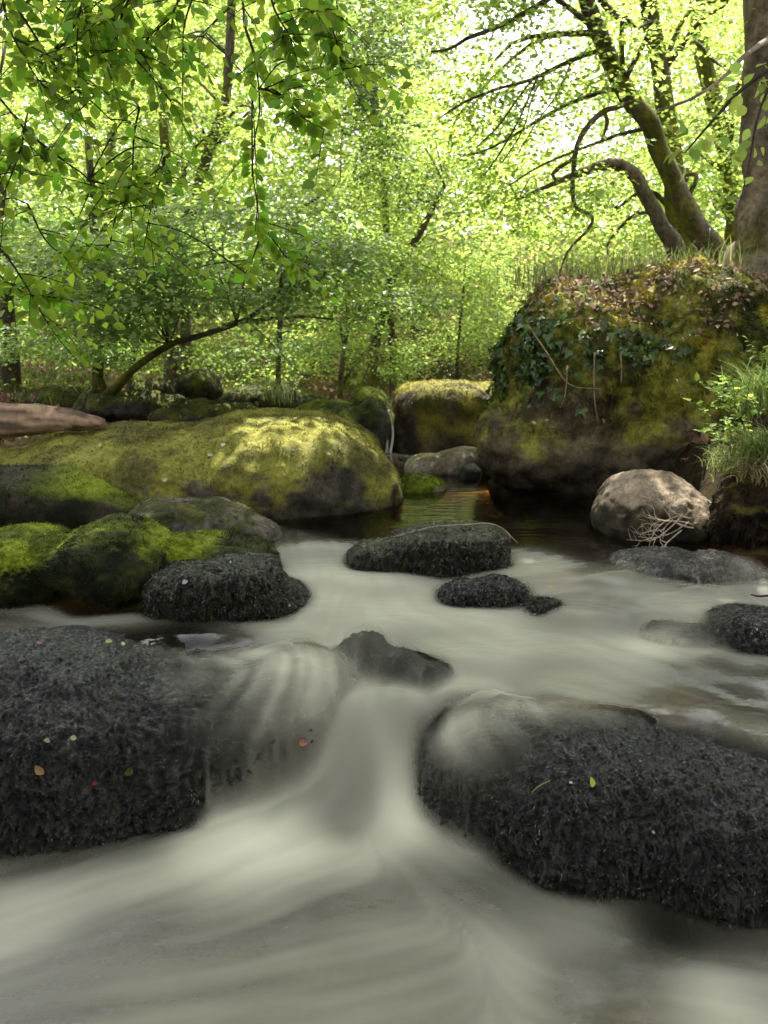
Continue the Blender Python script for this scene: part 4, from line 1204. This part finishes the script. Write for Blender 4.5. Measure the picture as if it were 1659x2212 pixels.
# ------------------------------------------------------------------ sun direction and added unseen leaves that shade the stream
def shade_canopy():
    """added boughs hung on the beech, out of view, to shade the stream"""
    r = np.random.default_rng(55)
    O = []
    for k in range(7500):
        gxp = r.uniform(-3.4, 3.4); gyp = r.uniform(-0.4, 6.4)
        if gyp > (6.2 if gxp < 1.5 else 4.7): continue
        t = r.uniform(6.0, 7.8)
        p = np.array([gxp, gyp, 0.2]) + sdir * t
        if p[2] < CAMZ + p[1] * 0.46 + 0.5: continue
        O.append((p, gxp, gyp))
    O = np.array([o[0] for o in O])
    O = O[~in_shaft(O, 0.12)]
    H = r.normal(size=O.shape) * np.array([1, 1, 0.15])
    pos, ax, nm, sz = sprays(O, H, 0.5 * (0.6 + 0.8 * r.random(len(O))), 11, 0.13, r, 0.4, 0.2, 0.45)
    V, Fc = leaves_mesh(pos, ax, nm, sz, 'quad')
    part('crown', BEECH, V, Fc, M['leaf_mid'], False)  # added unseen leaves that keep the sun off the stream
    top = np.array(BEECH.location) + np.array([0.3, 0.8, 5.0])
    tl = []
    for q in r.choice(len(O), 14, replace=False):
        a = top + r.normal(size=3) * 0.05
        tl.append(tube(np.array([a, a * .5 + O[q] * .5 + [0, 0, .4], O[q]]), np.array([0.07, 0.05, 0.015]), sides=6, r=r))
    V, Fc = tubes(tl)
    part('branch', BEECH, V, Fc, M['bark'], True, {'Col': bark_col(V, 0.0, 1.5)})  # added boughs carrying the unseen shading leaves
shade_canopy()

# ------------------------------------------------------------------ log, twigs, fallen leaves
def log():
    tb, pts, rad = px_tube([(-140, 905), (0, 908), (80, 907), (150, 909), (225, 914)], [5.65, 5.6, 5.6, 5.6, 5.6], [37, 36, 33, 25, 11], sides=24, sub=10)
    V, Fc = tubes([tb])
    d = fbm(V * np.array([0.6, 2.5, 2.5]), 6, 3)
    V = V + np.random.default_rng(2).normal(size=V.shape) * 0.0
    V[:, 2] += 0.012 * d
    c = mix((0.14, 0.09, 0.058), (0.34, 0.23, 0.15), sstep(-0.5, 0.5, fbm(V * np.array([0.5, 5, 5]), 5, 4)))
    c = mix(c, (0.06, 0.042, 0.028), sstep(0.1, 0.4, fbm(V * np.array([0.35, 4, 4]) + 4, 7, 3)) * 0.85)
    root = thing('log', 'bare stripped log lying on the broad green boulder at the left', 'log', pts[2] - [0, 0, rad[2]])
    part('stem', root, V, Fc, M['log'], True, {'Col': c})
    tb2, _, _ = px_tube([(-10, 925), (14, 938), (30, 950)], 5.6, [12, 12, 7], sides=8)
    V, Fc = tubes([tb2])
    part('branch_stub', root, V, Fc, M['log'], True, {'Col': np.full((len(V), 3), (0.30, 0.19, 0.13))})
log()

SOLID = solids_bvh([(np.array(ground_sample[0]), np.concatenate([ground_sample[1][:, [0, 1, 2]], ground_sample[1][:, [0, 2, 3]]]))])
def hit(px, py):
    d = ray(px, py); d = d / np.linalg.norm(d)
    h = SOLID.ray_cast(Vector((0, 0, CAMZ)), Vector(d), 60)
    return (np.array(h[0]), np.array(h[1])) if h[0] is not None else (None, None)

TWIG = (0.20, 0.15, 0.10)
def twig(name, label, cat, lines, Ys, rpx, col):
    tl = []; p0 = None
    for ln, y, rp in zip(lines, Ys, rpx):
        t_, p_, _ = px_tube(ln, y, rp, sides=6, wob=0.8)
        tl.append(t_)
        if p0 is None: p0 = p_[0]
    V, Fc = tubes(tl)
    o = mesh_np(name, V - p0, Fc, M['bark'], True, {'Col': np.full((len(V), 3), col)})
    o.location = Vector(p0)
    return tag(o, label, cat)
twig('twig', 'long thin twig arching over the oblong dark rock', 'twig',
     [[(850, 1160), (905, 1146), (950, 1137), (1010, 1134), (1055, 1132), (1085, 1142), (1105, 1160), (1118, 1172)], [(938, 1139), (937, 1126)], [(1100, 1155), (1102, 1172)], [(905, 1146), (880, 1142)]],
     [3.95, 3.94, 3.9, 3.94], [[2.2, 2.4, 2.4, 2.4, 2.2, 2, 1.6, 1], [1.8, 1], [1.6, 1], [1.5, .8]], (0.22, 0.19, 0.13))
r_ = np.random.default_rng(8)
bl, br = [], []
def sprig(x, y, a, L, w_, depth):
    pts_ = [(x, y)]
    for k in range(5):
        a += r_.normal() * 0.28
        x += math.cos(a) * L / 5; y += math.sin(a) * L / 5
        pts_.append((x, y))
    bl.append(pts_); br.append(list(np.linspace(w_, w_ * 0.45, len(pts_))))
    if depth:
        for k in (2, 3, 4):
            if r_.random() < 0.75:
                sprig(*pts_[k], a + r_.choice([-1, 1]) * (0.5 + 0.5 * r_.random()), L * 0.5, w_ * 0.6, depth - 1)
for k in range(7):
    sprig(1488 + r_.normal() * 8, 1150 - 7 * k + r_.normal() * 4, math.pi + 0.25 - 0.06 * k + r_.normal() * 0.2, 90 + r_.random() * 25, 1.7, 2)
sprig(1495, 1120, math.pi + 0.12, 125, 2.0, 2)
twig('brushwood', 'tangle of bleached twigs caught against the pale rounded boulder', 'brushwood', bl, [4.14 + 0.03 * r_.normal() for _ in bl], br, (0.36, 0.29, 0.22))
twig('twig', 'short dark twig poking in from the right above the furry rock', 'twig', [[(1700, 1283), (1645, 1287), (1622, 1284)]], [3.1], [[3, 2.5, 1.5]], (0.02, 0.018, 0.014))
twig('twig', 'pale stick fragment on the crest of the boulder with the yellow leaf', 'twig', [[(1148, 1712), (1165, 1698), (1188, 1686)]], [2.18], [[1.2, 1.6, 1.2]], (0.24, 0.17, 0.09))

leafs = [(1270, 1690, .042, (0.42, 0.44, 0.05), 'yellow leaf on the crest of the black boulder at the right'),
         (90, 1655, .052, (0.34, 0.22, 0.09), 'tan oak leaf flat on the lower face of the black left boulder'),
         (275, 1655, .045, (0.10, 0.095, 0.02), 'dark olive leaf stuck on the black left boulder'),
         (655, 1597, .045, (0.50, 0.22, 0.13), 'pinkish orange leaf caught at the edge of the sheeting water'),
         (155, 1598, .030, (0.32, 0.34, 0.16), 'pale green upright curl of leaf on the black left boulder'),
         (92, 1607, .030, (0.24, 0.26, 0.14), 'small grey-green leaf just above the tan oak leaf'),
         (210, 1700, .030, (0.16, 0.045, 0.02), 'small rust red leaf low on the black left boulder'),
         (80, 1398, .030, (0.35, 0.18, 0.13), 'dusky pink leaf at the top edge of the black left boulder'),
         (238, 1394, .036, (0.34, 0.40, 0.14), 'pale green leaf at the waterline behind the black left boulder'),
         (262, 1398, .034, (0.42, 0.45, 0.24), 'whitish leaf touching the pale green one at the waterline'),
         (405, 1262, .036, (0.48, 0.48, 0.42), 'white leaf on the face of the dark boxy boulder'),
         (497, 1218, .020, (0.48, 0.48, 0.42), 'tiny white fleck of leaf on top of the dark boxy boulder'),
         (455, 988, .05, (0.55, 0.5, 0.4), 'pale leaf in the middle of the broad green boulder'),
         (357, 1040, .05, (0.60, 0.5, 0.38), 'cream leaf low on the face of the broad green boulder'),
         (222, 966, .05, (0.55, 0.48, 0.36), 'buff leaf near the end of the log'),
         (484, 966, .045, (0.6, 0.55, 0.4), 'pale leaf under the bright moss patch'),
         (345, 1070, .05, (0.34, 0.18, 0.11), 'russet leaf near the bottom of the broad green boulder'),
         (470, 887, .05, (0.45, 0.25, 0.12), 'orange dead leaf on the skyline of the broad green boulder'),
         (632, 973, .05, (0.5, 0.42, 0.3), 'buff leaf right of the bright moss patch'),
         (708, 985, .045, (0.6, 0.55, 0.45), 'whitish leaf toward the right shoulder of the broad green boulder'),
         (1420, 1790, .018, (0.5, 0.5, 0.46), 'white speck of leaf on the right of the yellow leaf'),
         (1235, 1700, .018, (0.45, 0.44, 0.36), 'tiny pale leaf scrap just left of the yellow leaf'),
         (1188, 1275, .03, (0.34, 0.46, 0.05), 'lime leaf adrift behind the midstream black rock')]
r_ = np.random.default_rng(12)
for px, py, s, c, lb in leafs:
    p, nn = hit(px, py)
    if p is None: continue
    if 'adrift' in lb:
        p, nn = PZ(px, py, -0.045), np.array([0, 0, 1.0])
    nn = unit(nn + np.array([0, -0.25, 0.2]) + r_.normal(size=3) * 0.15)
    ax = unit(np.cross(nn, r_.normal(size=3)))
    LV, LF = leaf_shape('beech')
    LV = LV - [0, .5, 0]
    side = np.cross(ax, nn)
    cu = r_.uniform(0.2, 1.3)
    V = s * 0.75 * (LV[:, :1] * side * r_.uniform(0.8, 1.3) + LV[:, 1:2] * ax + (LV[:, 2:3] + cu * LV[:, :1] ** 2 + 0.5 * cu * LV[:, 1:2] ** 2) * nn * 1.3)
    o = mesh_np('fallen_leaf', V, LF, M['litter'], True, {'Col': np.full((len(V), 3), np.array(c) * 0.75)})
    o.location = Vector(p + nn * 0.02)
    tag(o, lb, 'leaf', 'fallen leaves on the rocks')

# ------------------------------------------------------------------ ivy, leaf litter on the great rock (children of it)
def on_mesh(V, T, n, r, mask):
    fn, fa = tri_normals(V, T); cen = V[T].mean(1)
    w = fa * mask(cen, fn)
    idx = r.choice(len(T), n, p=w / w.sum())
    u = r.random((n, 2)); fl_ = u.sum(1) > 1; u[fl_] = 1 - u[fl_]
    p = V[T[idx, 0]] + (V[T[idx, 1]] - V[T[idx, 0]]) * u[:, :1] + (V[T[idx, 2]] - V[T[idx, 0]]) * u[:, 1:]
    return p, fn[idx]

def pixel_of(p):
    q = p - np.array([0, 0, CAMZ])
    f = q[:, 1] * cT - q[:, 2] * sT
    u = q[:, 1] * sT + q[:, 2] * cT
    return 829.5 + FPX * q[:, 0] / f, 1106 - FPX * u / f

r_ = np.random.default_rng(61)
def ivy_mask(c, n):
    # ivy hangs over the left shoulder of the rock and in a band below the crest
    x, z = c[:, 0], c[:, 2]
    a = np.exp(-((x - 1.05) / 0.28) ** 2 - ((z - 1.12) / 0.32) ** 2)
    b = np.exp(-((x - 1.75) / 0.55) ** 2 - ((z - 1.10) / 0.13) ** 2) * 0.8
    d = np.exp(-((x - 1.5) / 0.35) ** 2 - ((z - 0.80) / 0.10) ** 2) * 0.4
    return (np.maximum(np.maximum(a, b), d) ** 1.5) * sstep(-0.2, 0.25, fbm(c, 2.8, 3) + 0.1) * (n[:, 1] < 0.4)
p, nn = on_mesh(GV, GT, 700, r_, ivy_mask)
V, Fc = leaves_mesh(p + nn * (0.03 + 0.05 * r_.random((len(p), 1))), r_.normal(size=p.shape) * 0.6 + [0, 0, -0.9], nn + r_.normal(size=p.shape) * 0.35 + [0, 0, 0.35], 0.06 * (0.6 + 0.7 * r_.random(len(p))), 'ivy')
part('ivy', GR, V, Fc, M['ivy'], False)
tl = []
for (ln, y) in [([(1283, 760), (1284, 830), (1286, 870), (1292, 910)], 5.62), ([(1340, 760), (1342, 800), (1341, 830)], 5.6), ([(1225, 790), (1222, 850), (1210, 880)], 5.62), ([(1140, 700), (1180, 760), (1230, 830), (1300, 840)], 5.6), ([(1460, 820), (1475, 850), (1500, 880)], 5.5)]:
    t_, _, _ = px_tube(ln, y, np.linspace(2.0, 1.0, len(ln)), sides=5, wob=1.2); tl.append(t_)
for t_ in tl:
    V, Fc = tubes([t_])
    part('ivy_stem', GR, V, Fc, M['bark'], True, {'Col': np.full((len(V), 3), (0.22, 0.18, 0.10))})
p, nn = on_mesh(GV, GT, 3000, r_, lambda c, n: sstep(1.0, 1.6, c[:, 2] + 0.3 * fbm(c, 2, 3)) * sstep(-0.2, 0.2, fbm(c + 3, 2.4, 3) + 0.12) + 0.035 * (c[:, 2] > 0.5) * (n[:, 2] > 0.1))
V, Fc = leaves_mesh(p + nn * 0.03, r_.normal(size=p.shape), nn + r_.normal(size=p.shape) * 0.6, 0.042 * (0.6 + 0.7 * r_.random(len(p))), 'six')
c = mix((0.10, 0.065, 0.04), (0.36, 0.25, 0.17), r_.random(len(p)))
part('leaf_litter', GR, V, Fc, M['litter'], False, {'Col': np.repeat(c, 7, 0)})

# ------------------------------------------------------------------ grass, ferns and ground litter
def blades(p, length, width, lean, r, seg=3, bend=0.6):
    n = len(p)
    a = r.random(n) * 2 * math.pi
    out_ = np.stack([np.cos(a), np.sin(a), np.zeros(n)], 1) + np.asarray(lean)
    L = (length * (0.5 + 0.8 * r.random(n)))[:, None]
    w = width * (0.6 + 0.8 * r.random((n, 1)))
    sd = unit(np.cross(out_, [0, 0, 1.0]) + r.normal(size=(n, 3)) * 0.3)
    Vs = []
    for k in range(seg + 1):
        f = k / seg
        c = p + np.array([0, 0, 1.0]) * L * (f - 0.45 * bend * f * f) + out_ * L * bend * 0.55 * f * f
        ww = w * (1 - f ** 1.5) + 0.0003
        Vs += [c - sd * ww, c + sd * ww]
    V = np.stack(Vs, 1)
    k = 2 * (seg + 1)
    Fc = np.array([(2 * i, 2 * i + 1, 2 * i + 3, 2 * i + 2) for i in range(seg)])
    return V.reshape(-1, 3), (Fc[None] + (np.arange(n) * k)[:, None, None]).reshape(-1, 4), k

def tuft(label, px, py, Y, n, length, lean, col, seed, rad=0.12, bend=0.9, width=0.0035):
    r = np.random.default_rng(seed)
    c0 = P(px, py, Y)
    p = c0 + r.normal(size=(n, 3)) * np.array([rad, rad, 0.03])
    V, Fc, k = blades(p, length, width, lean, r, 5, bend)
    c = mix(col[0], col[1], r.random(n))
    o = mesh_np('grass_tuft', V - c0, Fc, M['blade'], True, {'Col': np.repeat(c, k, 0)})
    o.location = Vector(c0)
    tag(o, label, 'grass', 'grass tufts on the right bank')
GG = ((0.08, 0.13, 0.03), (0.24, 0.31, 0.08))
GS = ((0.25, 0.20, 0.09), (0.42, 0.34, 0.18))
tuft('big green grass tuft arching off the right bank', 1655, 1005, 4.15, 330, 0.36, (-0.5, -0.35, 0), GG, 1, 0.09, 1.1, 0.0042)
tuft('thin upright grass stems above the big tuft at the right edge', 1640, 880, 4.6, 240, 0.34, (-0.3, -0.1, 0), GG, 2, 0.07, 0.8)
tuft('straw-coloured dead grass hanging under the big green tuft', 1640, 1030, 4.1, 150, 0.28, (-0.3, -0.6, 0), GS, 3, 0.06, 1.7)
tuft('small grass tuft on the dark bank beside the pale boulder', 1560, 1010, 4.5, 90, 0.2, (-0.2, -0.2, 0), GG, 4, 0.06, 1.0)
tuft('white-green sedge clump at the edge of the left bank', 615, 865, 8.6, 120, 0.32, (0, -0.2, 0), ((0.2, 0.26, 0.08), (0.45, 0.45, 0.25)), 8, 0.07, 0.8)

def herb(label, px, py, Y, n, seed, h=0.3):
    """leafy bank plant: wiry stems with narrow leaflets"""
    r = np.random.default_rng(seed)
    c0 = P(px, py, Y)
    tl, LP, LA, LN, LS = [], [], [], [], []
    for k in range(n):
        b = c0 + r.normal(size=3) * [0.08, 0.08, 0.02]
        d = unit(np.array([r.normal() * 0.6 - 0.45, r.normal() * 0.5 - 0.2, 1.0]))
        L = h * (0.6 + 0.7 * r.random())
        e = b + d * L + [0, 0, -0.1 * L]
        tl.append(tube(np.array([b, b * .5 + e * .5 + [0, 0, .03], e]), np.array([.003, .002, .001]), sides=4, r=r))
        for j in range(12):
            f = 0.25 + 0.75 * j / 11
            q = b * (1 - f) + e * f + np.array([0, 0, .12 * L * f * (1 - f)])
            a = unit(np.array([r.normal(), r.normal() - 0.2, 0.25 + r.normal() * .3]))
            LP.append(q); LA.append(a); LN.append(np.array([0, -.3, 1.0]) + r.normal(size=3) * .4); LS.append(0.045 * (.6 + .7 * r.random()))
    root = thing('herb', label, 'plant', c0)
    V, Fc = tubes(tl); part('stem', root, V, Fc, M['blade'], True, {'Col': np.full((len(V), 3), (0.12, 0.16, 0.04))})
    V, Fc = leaves_mesh(np.array(LP), np.array(LA), np.array(LN), np.array(LS), 'six')
    part('leaves', root, V, Fc, M['leaf_bright'], False)
herb('leafy bank herb reaching left over the edge above the grass tuft', 1620, 900, 4.35, 16, 1, 0.3)
herb('small leafy herb at the foot of the great rock near the right edge', 1580, 960, 4.8, 9, 2, 0.24)
herb('leafy herb by the right edge under the thick trunk', 1660, 800, 5.0, 12, 3, 0.3)

def crest_grass():
    r = np.random.default_rng(17)
    Pp, CC = [], []
    for px, py, Y, n, rd, col in [(1330, 600, 7.0, 420, 0.45, ((0.12, 0.16, 0.04), (0.3, 0.3, 0.1))), (1190, 625, 6.7, 200, 0.2, ((0.12, 0.16, 0.04), (0.3, 0.3, 0.1))), (1500, 590, 7.3, 300, 0.4, GG)]:
        Pp.append(P(px, py, Y) + r.normal(size=(n, 3)) * [rd, rd, .03]); CC.append(mix(col[0], col[1], r.random(n)))
    V, Fc, k = blades(np.concatenate(Pp), 0.26, 0.0035, (0, 0, 0), r, 4, 0.7)
    o = mesh_np('grass', V, Fc, M['blade'], True, {'Col': np.repeat(np.concatenate(CC), k, 0)})
    tag(o, 'fine pale grass along the crest of the great rock', 'grass', kind='stuff')
crest_grass()
# undergrowth and litter over the ground, uncountable
def ground_cover():
    r = np.random.default_rng(90)
    n = 26000
    x = r.uniform(-7, 7, n); y = r.uniform(5, 17, n)
    sd = stream_sd(x, y)
    k = sd > 0.1
    x, y = x[k], y[k]
    p = np.stack([x, y, gz(x, y) + 0.02], 1)
    g = fbm(p + 40, 0.8, 3)
    a = p[g < 0.05]
    V, Fc = leaves_mesh(a, r.normal(size=a.shape), np.array([0, 0, 1.0]) + r.normal(size=a.shape) * 0.5, 0.075 * (0.6 + 0.7 * r.random(len(a))), 'six')
    c = mix((0.10, 0.05, 0.03), (0.32, 0.19, 0.12), r.random(len(a)))
    o = mesh_np('leaf_litter', V, Fc, M['litter'], False, {'Col': np.repeat(c, 7, 0)})
    tag(o, 'brown fallen leaves covering the banks', 'leaf litter', kind='stuff')
    b = p[g > -0.02]
    b = b[r.random(len(b)) < 0.8]
    V, Fc, kk = blades(b, 0.22, 0.006, (0, -0.1, 0), r, 3, 0.8)
    c = mix((0.05, 0.08, 0.012), (0.17, 0.21, 0.04), r.random(len(b)))
    o = mesh_np('grass', V, Fc, M['blade'], True, {'Col': np.repeat(c, kk, 0)})
    tag(o, 'green grass and low growth on the banks', 'grass', kind='stuff')
    # bushy undergrowth
    n = 3200
    x = r.uniform(-8, 8, n); y = r.uniform(8.5, 18, n)
    k = stream_sd(x, y) > 0.8
    x, y = x[k], y[k]
    O = np.stack([x, y, gz(x, y) + r.random(len(x)) ** 1.5 * 1.3], 1)
    g = fbm(O + 70, 0.7, 2)
    O = O[g > -0.12]
    O = O[~in_shaft(O, -0.05)]
    pos, ax, nm, sz = sprays(O, r.normal(size=O.shape) * [1, 1, .3], 0.4 * (0.6 + 0.8 * r.random(len(O))), 14, 0.055, r, 0.5, 0.2, 0.35)
    V, Fc = leaves_mesh(pos, ax, nm, sz, 'quad')
    o = mesh_np('undergrowth', V, Fc, M['leaf_mid'], False)
    tag(o, 'bramble and fern undergrowth between the trunks', 'undergrowth', kind='stuff')
ground_cover()

# little fall between the two far boulders
def small_fall():
    r = np.random.default_rng(4)
    tl = []
    for k in range(9):
        x = 833 + r.normal() * 5
        t_, _, _ = px_tube([(x + r.normal() * 3, 885), (x, 905), (x + r.normal() * 4, 940), (x + r.normal() * 5, 980)], 8.55 + r.normal() * 0.03, [1.5, 2.2, 2.5, 2.8], sides=5)
        tl.append(t_)
    V, Fc = tubes(tl)
    o = mesh_np('small_waterfall', V, Fc, M['foam'], True)
    tag(o, kind='structure')
m, n, l = new_mat('falling_water')
out = N(n, 'ShaderNodeOutputMaterial'); b = N(n, 'ShaderNodeBsdfPrincipled'); t = N(n, 'ShaderNodeBsdfTransparent'); x = N(n, 'ShaderNodeMixShader')
b.inputs['Base Color'].default_value = (0.7, 0.7, 0.66, 1); b.inputs['Roughness'].default_value = 0.3
x.inputs[0].default_value = 0.6
l.new(t.outputs[0], x.inputs[1]); l.new(b.outputs[0], x.inputs[2]); l.new(x.outputs[0], out.inputs['Surface'])
M['foam'] = m
small_fall()

# ------------------------------------------------------------------ light, sky, camera
w = bpy.data.worlds.new('World')
sc.world = w
w.use_nodes = True
nt = w.node_tree
nt.nodes.clear()
sky = nt.nodes.new('ShaderNodeTexSky'); sky.sky_type = 'NISHITA'; sky.sun_disc = False
sky.sun_elevation = SUN_EL; sky.sun_rotation = SUN_AZ; sky.dust_density = 3.0; sky.air_density = 1.0
hs = nt.nodes.new('ShaderNodeHueSaturation'); hs.inputs['Saturation'].default_value = 0.15
bg = nt.nodes.new('ShaderNodeBackground'); bg.inputs['Strength'].default_value = 0.15
wo = nt.nodes.new('ShaderNodeOutputWorld')
nt.links.new(sky.outputs[0], hs.inputs['Color']); nt.links.new(hs.outputs[0], bg.inputs['Color']); nt.links.new(bg.outputs[0], wo.inputs['Surface'])

ld = bpy.data.lights.new('sun', 'SUN')
ld.energy = 4.1; ld.angle = math.radians(0.53); ld.color = (1.0, 0.95, 0.85)
so = bpy.data.objects.new('sun', ld); COL.objects.link(so)
so.rotation_euler = Vector(-sdir).to_track_quat('-Z', 'Y').to_euler()
so.location = (0, 0, 30)

cd = bpy.data.cameras.new('camera')
co = bpy.data.objects.new('camera', cd); COL.objects.link(co)
co.location = (0, 0, CAMZ)
co.rotation_euler = (math.pi / 2 - TH, 0, 0)
cd.sensor_fit = 'VERTICAL'; cd.sensor_height = 24; cd.lens = 24 * FPX / 2212
cd.dof.use_dof = True; cd.dof.focus_distance = 2.8; cd.dof.aperture_fstop = 2.8
cd.clip_start = 0.05; cd.clip_end = 1000
sc.camera = co
sc.view_settings.view_transform = 'Standard'; sc.view_settings.look = 'None'
sc.view_settings.exposure = 2.15; sc.view_settings.gamma = 1.0
sc.render.engine = 'CYCLES'
sc.cycles.use_denoising = True
sc.cycles.max_bounces = 8; sc.cycles.diffuse_bounces = 4; sc.cycles.transmission_bounces = 4; sc.cycles.transparent_max_bounces = 12
sc.cycles.sample_clamp_indirect = 6.0
